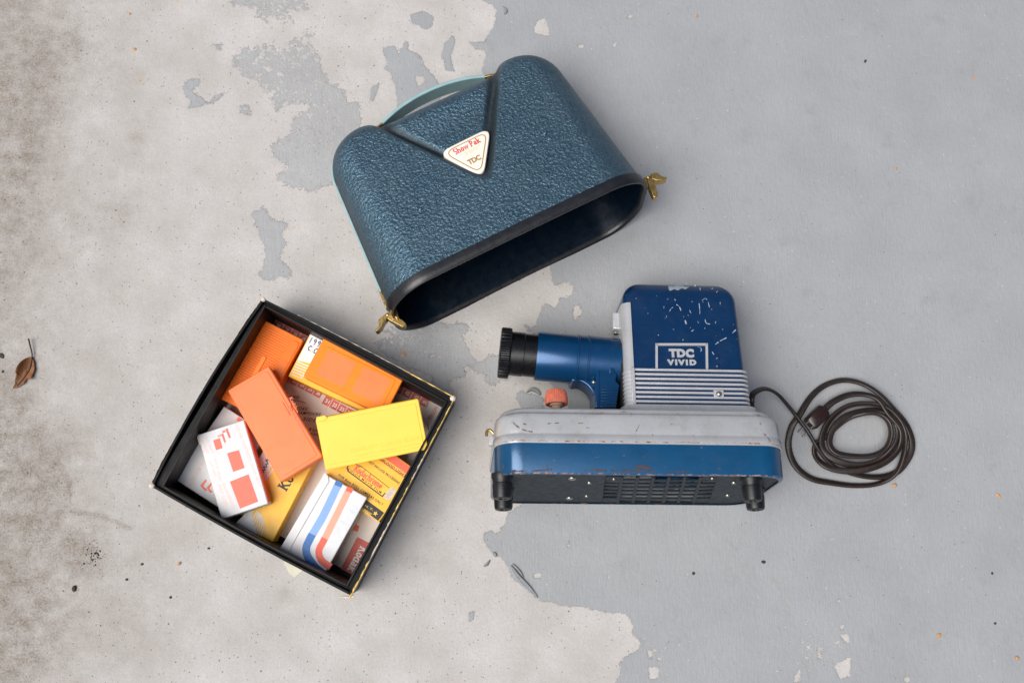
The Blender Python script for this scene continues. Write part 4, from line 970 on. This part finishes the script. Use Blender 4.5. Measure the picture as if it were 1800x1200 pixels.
# 6 long yellow and white carton at the bottom
f6, hx, hy = slab([(499,779),(560,810),(474,949),(413,920)], [48]*4, 44)
t = thing('film_carton', f6, 'long yellow and white slide carton with black signature, below the coral box', 'carton', 'cardboard slide cartons')
ct = rbox(hx, hy, -44, 0, 1.5).build('carton', M['ykod'], t, 40, 1.4)
o = MB(); o.flat(qpoly(f6, [(414,919),(452,939),(443,905),(450,885)]), .15)
o.flat(qpoly(f6, [(440,868),(490,785),(470,780),(430,850)]), .15); o.flat(qpoly(f6, [(444,862),(457,840),(468,800),(499,780),(505,784),(476,820),(462,850)]), .2); o.build('white_panel', M['whitep'], ct, 0)
o = MB()
for k in range(7):
    o.ribbon(qpoly(f6, [(463-k*3.6+2, 846+k*2), (485-k*4.2+6, 808+k*7)]), 1.6, .3)
for k in range(6):
    o.ribbon(qpoly(f6, [(438+k*4, 934+k*1.8), (447+k*3.4, 908+k*3.5), (452+k*1.5, 898+k*1.4)]), 1.5, .3)
o.build('white_stripes', M['whitep'], ct, 0)
o = MB(); slab_text(o, f6, 'Kodak', (503,864), (539,806), 17, .35, .16); o.build('lettering', M['ink'], ct, 0)
o = MB(); strokes(o, f6, [cr([(0,.6),(.3,.1),(.6,.5),(.9,.1),(1.2,.6),(1.5,.1),(1.8,.5),(2.1,.2),(2.5,.9),(2.7,.1),(3.1,.2)], 4), [(2.3,.6),(3.0,.7)]], (463,833), (478,806), 3.2, 9, 1.5, .4); o.build('handwriting', M['blueink'], ct, 0)
# 8 lower white carton
f8, hx, hy = slab([(387,711),(463,757),(390,896),(313,844)], [46]*4, 42)
t = thing('film_carton', f8, 'lower white carton with coral chevrons, half hidden under another in the left corner', 'carton', 'cardboard slide cartons')
ct = rbox(hx, hy, -42, 0, 1.5).build('carton', M['white'], t, 40, 1.4)
o = MB()
for pl in [[(352,853),(361,842),(364,844),(357,854),(365,861),(361,863)], [(363,857),(372,846),(375,848),(368,858),(374,864),(370,866)], [(415,739),(419,732),(428,738),(424,742)]]: o.flat(qpoly(f8, pl), .15)
o.build('coral_chevrons', M['chev'], ct, 0)
o = MB(); 
o.ribbon(qpoly(f8, [(345,857),(359,838),(382,850)]), .9, .15); o.ribbon(qpoly(f8, [(345,857),(366,870),(375,868)]), .9, .15)
o.ribbon(qpoly(f8, [(383,714),(364,746),(322,818),(316,842)]), .9, .15); o.ribbon(qpoly(f8, [(392,718),(370,757)]), .9, .15)
text(o, f8, 'PICTURES FROM SLIDES', (317,838), (357,770), 4, .15); text(o, f8, 'FULL COLOR', (323,840), (338,812), 3.4, .15); o.build('lettering', M['bluetxt'], ct, 0)
o = MB(); text(o, f8, 'ALSO ASK YOUR', (337,855), (368,800), 6, .15); o.build('lettering', M['pinktxt'], ct, 0)
o = MB(); o.flat(qpoly(f8, [(387,887),(390,893),(387,895),(384,889)]), .3); o.build('red_edge', M['redc'], ct, 0)
# 7 upper white carton
f7, hx, hy = slab([(343,768),(421,738),(479,884),(394,908)], [76,78,80,78], 30)
t = thing('film_carton', f7, 'upper white carton with two coral squares, in the left corner of the black box', 'carton', 'cardboard slide cartons')
ct = rbox(hx, hy, -30, 0, 1.5).build('carton', M['white'], t, 40, 1.3)
o = MB()
for pl in [[(399,796),(420,790.5),(430,822),(410,829)], [(404,846),(437,833),(454,881),(422,893.5)], [(374.5,773.5),(386.5,769.5),(391.5,787),(380,791)],
           [(381.5,766),(392.5,761),(397.5,777),(393.5,778),(389.5,766.5),(384,768.5)], [(389,757),(400,752),(406,768.5),(402,770),(398,758.5),(392,760.5)]]: o.flat(qpoly(f7, pl), .15)
o.build('coral_squares', M['chev'], ct, 0)
o = MB()
for pl in [[(396.5,797.5),(421,788),(433,822),(410,832)], [(401,846),(437,830.5),(457,882),(420,896)]]: o.ribbon(qpoly(f7, pl), .8, .15, True)
for pl in [[(367,774),(389,765),(397,786),(376,796),(367,774)], [(374,770),(378,762),(396,755),(404,775),(397,778)], [(383,760),(387,754),(404,747),(412,767),(404,771)], [(365,807),(420,783)], [(383,848),(438,826)]]: o.ribbon(qpoly(f7, pl), .8, .2)
o.build('pale_blue_outlines', M['bluetxt'], ct, 0)
o = MB()
text(o, f7, 'ALSO ASK YOUR PHOTO DEALER ABOUT', (413,745), (456,857), 4.6, .15, .0, 0, .95)
text(o, f7, 'EXTRA PRINTS', (359,768), (372,797), 4, .15); text(o, f7, 'FROM SLIDES', (352,772), (365,798), 3.6, .15)
text(o, f7, 'FIVE BY SEVEN', (376,807), (386,845), 3.6, .15); text(o, f7, 'COPY SLIDES', (367,810), (378,838), 3.6, .15)
text(o, f7, 'ENLARGEMENTS', (390,850), (409,894), 5.2, .15); text(o, f7, 'FROM SLIDES', (383,853), (396,890), 5.0, .15)
o.build('lettering', M['pinktxt'], ct, 0)
o = MB(); o.box(hx+.1, hx+.9, -hy+4, hy-3, -26, -2); o.build('red_side', M['redc'], ct, 0)
o = MB(); o.box(-hx-2.4, -hx+3, hy-16, hy+.8, -22, -1.2); o.build('frayed_flap', M['rawcard'], ct, 0, 1)
# 9 yellow film carton
f9, hx, hy = slab([(629,752),(731,825),(667,919),(566,845)], [56]*4, 52)
t = thing('film_carton', f9, 'yellow movie film carton with red band and black star strip under the lemon box', 'carton', 'cardboard slide cartons')
ct = rbox(hx, hy, -52, 0, 1.5).build('carton', M['ykod'], t, 40, 1.4)
o = MB(); q = qpoly(f9, [(676,786),(683,788),(735,826),(720,838),(676,806),(660,796)])
def L9(u, v): return np.array([u*hx, v*hy])
a_ = f9.U(720, 838)[:2]/np.array([hx, hy]); 
o.flat([L9(-.98,.97), L9(.97,.97), L9(.97,.72), L9(-.98,.72)], .15); o.ribbon([L9(-.98,.60), L9(.97,.60)], 2.2, .15); o.build('red_band', M['redc'], ct, 0)
o = MB(); text(o, f9, 'PHOTOFLOOD LIGHT', (650,796), (712,838.5), 4.6, .3, .02, 0, 1.1); 
text(o, f9, 'DOES NOT INCLUDE PROCESSING', (635,803), (701,851), 4.0, .3, .02, 0, 1.05)
text(o, f9, 'COLOR MOVIE FILM', (611,825), (669,867), 3.6, .3, .015, 0, 1.3); text(o, f9, 'FOR 8mm ROLL CAMERAS ONLY', (594,836), (672,888.5), 4.2, .3, .02, 0, 1.15)
o.ribbon(qpoly(f9, [(616,812),(610,822),(612,828),(672,872),(677,866)]), 1.8, .3); o.ribbon(qpoly(f9, [(616,812),(636,820)]), 1.2, .3); o.ribbon(qpoly(f9, [(636,820),(684,857)]), .9, .3)
o.build('lettering', M['ink'], ct, 0)
o = MB(); slab_text(o, f9, 'Kodachrome', (620.5,826), (668,859.5), 11, .35, .15); o.build('lettering', M['redc'], ct, 0)
o = MB(); o.flat([L9(-.2,-.97), L9(.96,-.97), L9(.96,-.66), L9(-.2,-.66)], .15); bs = o.build('black_strip', M['ink'], ct, 0)
o = MB(); c = f9.U(660, 902)[:2]; o.flat([c+np.array([math.cos(math.radians(90+36*k)), math.sin(math.radians(90+36*k))])*(4.4 if k % 2 == 0 else 1.8) for k in range(10)], .3)
text(o, f9, 'COMPANY', (634,895), (652,906), 4.2, .3, .02); text(o, f9, 'N. Y.', (641,889), (655,897), 3, .3, .01); text(o, f9, 'U.S.A.', (640,902), (650,909), 2.6, .3, .01); o.build('lettering', M['yellow'], ct, 0)
o = MB(); q = f9.U(686, 867)[:2]; d = norm(f9.U(668,859)[:2]-f9.U(620,826)[:2]); u = np.array([-d[1], d[0]])
o.flat([q+d*x*6+u*y*11 for x, y in ((-1,-1),(.4,-1.05),(1,-.6),(.9,.5),(.6,1),(-.5,.95),(-1.1,.3))], .2); o.build('label_scar', M['rawcard'], ct, 0)
# 10 white carton with stripes
f10, hx, hy = slab([(572,832),(642,873),(571,1014),(490,971)], [72,72,66,66], 60)
t = thing('film_carton', f10, 'white carton with blue and red curved stripes, at the lower wall of the box', 'carton', 'cardboard slide cartons')
ct = rbox(hx, hy, -62, 0, 1.5).build('carton', M['white'], t, 40, 1.5)
def L10(px, py): return f10.U(px, py)[:2]
def stripe(pts, w, mat, nm, z=.15):
    o = MB(); o.ribbon(cr([L10(*p) for p in pts], 6), w, z); return o.build(nm, mat, ct, 0)
stripe([(593,854),(579,884),(565,912),(549,939)], 12.5, M['stripeb'], 'blue_stripe'); stripe([(549,938.5),(543,950),(538.5,961),(539.5,974),(547,987),(557,999),(569.5,1009)], 12.5, M['stripeB'], 'blue_stripe', .3)
stripe([(612,863),(598,892),(584,920),(571,946)], 11, M['striper'], 'red_stripe'); stripe([(571,945.5),(566,955),(561,965),(561,975),(567,986),(581,996)], 11, M['striperR'], 'red_stripe', .3)
stripe([(597,846),(593.5,854)], 12.5, M['stripeB'], 'blue_stripe', .3); stripe([(616,856),(612.5,864)], 11, M['striperR'], 'red_stripe', .3)
o = MB(); V, Fc, w, H = glyphs('ColorSlides', .0, 0, .95)
def outl(s_, pa, pb, hgt):
    a, b = L10(*pa), L10(*pb); d = (b-a); L = np.linalg.norm(d); d = d/L; u = np.array([-d[1], d[0]]); n = len(s_)
    for i, ch in enumerate(s_):
        cx = a+d*L*(i+.5)/n+u*hgt*.33; r = hgt*.40
        if ch in 'Colrsde': 
            tall = ch in 'Cld'
            if ch in 'C': o.ribbon([cx+u*hgt*.15+(d*math.cos(t_)+u*math.sin(t_))*hgt*.5 for t_ in np.linspace(.8, 5.5, 16)], .8, .2)
            if ch in 'oed': o.ribbon([cx+(d*math.cos(t_)+u*math.sin(t_))*r for t_ in np.linspace(0, 6.283, 16)], .8, .2); o.ribbon([cx+(d*math.cos(t_)+u*math.sin(t_))*r*.45 for t_ in np.linspace(0, 6.283, 12)], .7, .2)
            if ch in 'ld': o.ribbon([cx+d*r*.8*(ch == 'd')-u*r, cx+d*r*.8*(ch == 'd')+u*hgt*.8], .8, .2); o.ribbon([cx+d*(r*.8*(ch == 'd')+2.2)-u*r, cx+d*(r*.8*(ch == 'd')+2.2)+u*hgt*.8], .8, .2)
            if ch == 'r': o.ribbon([cx-d*r*.4-u*r, cx-d*r*.4+u*r*.5, cx+d*r*.5+u*r], .8, .2)
            if ch == 's': o.ribbon(cr([cx+d*r*.7+u*r*.7, cx-d*r*.1+u*r, cx-d*r*.6+u*r*.4, cx+d*r*.5-u*r*.4, cx-u*r, cx-d*r*.7-u*r*.7], 3), .8, .2)
        if ch in 'Si': o.ribbon(cr([cx+d*r*.8+u*r*1.3, cx+u*r*1.7, cx-d*r*.7+u*r, cx+d*r*.7-u*r*.3, cx-u*r, cx-d*r*.8-u*r*.6], 3) if ch == 'S' else [cx-u*r, cx+u*r*.7], .8, .2)
outl('ColorSlides', (582,981), (634,886), 15)
o.build('outline_lettering', M['bluetxt'], ct, 0)
# tuck flap on its left edge
fe = [L10(*p) for p in [(571,830),(577,836),(578.5,846),(571,858),(531,927),(514,957),(511,966),(505,972),(497,973.5),(489,969.5)]]
o = MB(); o.prism(fe, .2, 1.7); o.build('tuck_flap', M['white'], ct, 30, .5)
# 4 coral box
f4, hx, hy = slab([(473,645),(566,803),(494,844),(400,685)], [88,92,92,84], 30)
t = thing('slide_box', f4, 'long coral plastic slide box laid diagonally over the ribbed orange one', 'slide box', 'plastic slide boxes')
rbox(hx, hy, -32, -15, 3).build('tray', M['coral'], t, 40, 1); lid4 = rbox(hx+1, hy+1, -14.6, 0, 3).build('lid', M['coral'], t, 40, 1.8)
rbox(hx-5, hy-5, -.5, .7, 4).build('raised_panel', M['coral'], t, 40, .7)
o = MB(); q = f4.U(506, 722)[:2]
for k, (a, b) in enumerate([((496,706),(508,727)),((514,708),(524,725)),((510,712),(514,722)),((505,720),(510,730))]):
    o.tube([(*f4.U(*a)[:2], .9), (*f4.U(*b)[:2], .9)], 1.1, 6)
o.build('snap_catch', M['coral'], t, 40)
o = MB(); text(o, f4, 'Kodak', (508,700), (519,720), 6, .95, .02); text(o, f4, 'SLIDE BOX', (506,716), (530,757), 5, .95, .01); o.build('embossed_lettering', M['coral2'], t, 0)
# 5 yellow box
f5, hx, hy = slab([(556,737),(735,701),(751.5,789),(573,825)], [116,116,100,100], 30)
t = thing('slide_box', f5, 'lemon yellow plastic slide box lying tilted across the middle of the others', 'slide box', 'plastic slide boxes')
rbox(hx, hy, -34, -16, 3).build('tray', M['yellow'], t, 40, 1); rbox(hx+1, hy+1, -15.6, 0, 3).build('lid', M['lemon'], t, 40, 1.8)
rbox(hx-5, hy-6, -.5, .7, 3).build('raised_panel', M['lemon'], t, 40, .7)
o = MB(); text(o, f5, 'QUALITY COLOR SLIDES', (618,795), (744,771), 6.5, .85, .02, 0, 1.1); text(o, f5, 'Kodak Processing Laboratories', (626,803), (740,780), 4.6, .85, .01, .2, 1.05); o.build('embossed_lettering', M['lemon2'], t, 0)
o = MB(); o.prism(qpoly(f5, [(556,733),(571,729),(576,734),(570,739),(557,742)]), -5, 1.5); o.build('torn_corner', M['lemon'], t, 30, .8)

# ------------------------------------------------------------ leaf, pebbles and grit
fl_ = Fr(np.eye(3), G(42, 650))
lf = thing('dry_leaf', fl_, 'curled dry brown leaf with a thin stem lying on the bare concrete', 'leaf')
outp = [(56,628),(60,640),(60,650),(57,658),(52,667),(48,664),(44,671),(38,676),(30,681),(23,682),(26,675),(26,668),(28,660),(29,655),(27,654),(29,646),(35,637),(46,629)]
ctr = (46, 652)
o = MB(); n = len(outp); rings = []
def Lf(px, py, h): return G(px, py, h)-fl_.o
V = []; Fc = []
mid = [(56,628),(54,640),(49,652),(42,664),(33,675),(23,682)]
cn = cr([np.array(p) for p in outp], 3, True); m_ = len(cn)
K = 5
for k in range(K+1):
    for i, p in enumerate(cn):
        c = np.array(mid[min(range(6), key=lambda j: np.hypot(p[0]-mid[j][0], p[1]-mid[j][1]))]); t_ = k/K
        q = c+(p-c)*t_; d = np.hypot(*(p-c))*t_; V.append(Lf(q[0], q[1], 3+.035*d*d+.7*math.sin(i*.7)*t_))
for k in range(K):
    for i in range(m_): Fc.append((k*m_+i, k*m_+(i+1) % m_, (k+1)*m_+(i+1) % m_, (k+1)*m_+i))
o.add(V, Fc); b_ = o.build('blade', M['leaf'], lf, 60); sm = b_.modifiers.new('thickness', 'SOLIDIFY'); sm.thickness = .5*S
o = MB(); o.tube(cr([Lf(*p) for p in [(50,595,8),(53,608,7),(56,620,5),(56,630,4),(52,648,4),(42,664,4),(30,678,4)]], 5), lambda t: 1.5-.9*t, 7); o.build('stem', M['leafd'], lf, 60)

def pebble(px, py, r, mat, name, label, cat, ry=None, rot=0, group=None, hh=.6):
    c = G(px, py); rr2 = random.Random(int(px*7+py)); o = MB(); n = 8; rings = []
    for (z, k) in ((0, .75), (.35, 1), (.75, .8), (1, .3)):
        rings.append([(math.cos(2*math.pi*i/n)*r*k*rr2.uniform(.8, 1.1), math.sin(2*math.pi*i/n)*(ry or r)*k*rr2.uniform(.8, 1.1), z*r*hh) for i in range(n)])
    o.loft(rings); ob = o.build(name, mat, None, 50); ob.location = (c[0]*S, c[1]*S, 0); ob.rotation_euler = (0, 0, math.radians(rot)); tag(ob, label, cat, group); return ob
bits = [
 (1572,853,5,'peb','pebble','tan pebble on the grey paint just below the coiled cord',4),
 (1650,1116,5.5,'peb','chip','orange stone chip in the painted lower right of the floor',4),
 (1755,871,3.4,'peb','chip','slim orange chip at the right, level with the feet of the projector',6),
 (1787,1156,4,'peb','pebble','round tan pebble nearest the bottom right corner',4),
 (710,621,3,'peb','wood_chip','orange wood chip between the carrying case and the black box',7),
 (1521,108,4.2,'grit','seed','black seed on the grey paint to the upper right of the case',2.4),
 (1575,297,3.6,'peb','seed','small brown seed on the grey paint at the upper right',2.2),
 (1749,1095,2.6,'grit','grit_crumb','dark crumb with a thin tail near the right bottom edge',2.6),
 (1744,1007,2.4,'grit','grit_crumb','small brown crumb on paint near the right edge',2.4),
 (1342,987,3.0,'grit','grit_crumb','brown crumb beside a pale chip below the right projector feet',4.4),
 (1219,1007,3.0,'grit','grit_crumb','dark red crumb on grey paint under the middle of the projector',3.0),
 (131,1034,5.5,'grit','pebble','dark grey pebble on the stained concrete at the lower left',4),
 (315,990,4,'peb','pebble','flat tan pebble on concrete below the black box corner',2.6),
 (3,625,4,'grit','grit_crumb','black crumb at the left edge beside the dry leaf',6),
 (5,653,3.0,'grit','grit_crumb','smaller black crumb below the other at the left edge',2),
 (250,991,2.6,'grit','grit_crumb','dark crumb on concrete left of the flat tan pebble',2.4),
 (367,963,2.6,'grit','grit_crumb','dark crumb on concrete just under the lower wall of the black box',2),
 (300,1049,2.6,'grit','grit_crumb','black crumb lowest of the loose crumbs under the black box',2.6),
 (223,1018,3,'grit','grit_crumb','reddish crumb between the rust coloured cluster and the lone black crumb',2.2),
 (228,25,3,'peb','rust_fleck','rust coloured fleck near the top of the concrete at the left',2.2),
 (236,87,4.5,'peb','rust_fleck','rust fleck beside a second one on concrete at upper left',3),
 (1224,29,3.0,'peb','pebble','tiny tan pebble on grey paint above the carrying case',3.0),
 (1711,136,3.4,'peb','chip','pale square chip on the upper right paint',3.0)]
for (px, py, r, mt, nm, lab, ry) in bits:
    pebble(px, py, r, M[mt], nm, lab, {'grit_crumb': 'crumb', 'wood_chip': 'chip', 'rust_fleck': 'fleck'}.get(nm, nm), ry, (px*13) % 90, None, .45 if nm != 'pebble' else .8)
paintm = simple('lifted_grey_paint', (.20,.212,.225), .6, 0, .2, 6)
def flake(path, w, lift, label):
    o = MB(); P = cr([G(*p) for p in path], 4); n = len(P); V = []; Fc = []
    for i, p in enumerate(P):
        t = norm(P[min(i+1, n-1)]-P[max(i-1, 0)]); q = np.array([-t[1], t[0], 0]); k = math.sin(math.pi*(i+.5)/n)
        for a, z in ((-.5, .2), (0, .7+lift*k*.5), (.5, .5+lift*k)): V.append(p+q*w*a*(.25+k)+np.array([0, 0, z]))
    for i in range(n-1):
        for j in (0, 1): Fc.append((i*3+j, i*3+j+1, i*3+j+4, i*3+j+3))
    o.add(V, Fc); ob = o.build('paint_flake', paintm, None, 60); m = ob.modifiers.new('thickness', 'SOLIDIFY'); m.thickness = .7*S
    tag(ob, label, 'paint flake')
flake([(898,993),(908,1008),(918,1020),(932,1034),(945,1049)], 5, 3.5, 'long lifted edge of grey paint along the boundary below the projector')
flake([(901,990),(912,1003),(920,1014)], 3.2, 2.5, 'short grey paint crack beside the long lifted paint edge')
flake([(868,970),(872,978)], 4, 2, 'dark curled paint flake at the tip of the painted area')
flake([(850,994),(856,991),(861,984)], 3.5, 2, 'loose grey paint flake on the concrete left of the lifted edge')
flake([(884,12),(890,20),(886,26)], 3, 2, 'thin dark paint sliver at the top edge above the carrying case')
flake([(925,690),(934,684),(944,688),(950,694)], 5, 4, 'curled lifted paint beside the coral knob of the projector')
o = MB()
def gritbit(x, y, r):
    n = 5; a0 = rng.rand()*6; P = [(x+r*math.cos(a0+6.283*i/n)*rng.uniform(.5, 1.2), y+r*math.sin(a0+6.283*i/n)*rng.uniform(.5, 1.2), 0) for i in range(n)]
    o.add(P+[(x, y, r*.6)], [(i, (i+1) % n, n) for i in range(n)])
for _ in range(60):
    c = G(165+rng.randn()*9, 975+rng.randn()*10); gritbit(c[0], c[1], abs(rng.randn())*.8+.7)
for _ in range(900):
    c = G(rng.uniform(0, 860), rng.uniform(0, 1200)); gritbit(c[0], c[1], rng.uniform(.4, 1.15))
for _ in range(220):
    c = G(rng.uniform(860, 1800), rng.uniform(0, 1200)); gritbit(c[0], c[1], rng.uniform(.4, 1.1))
o.build('grit', M['grit'], None, 0, kind='stuff')
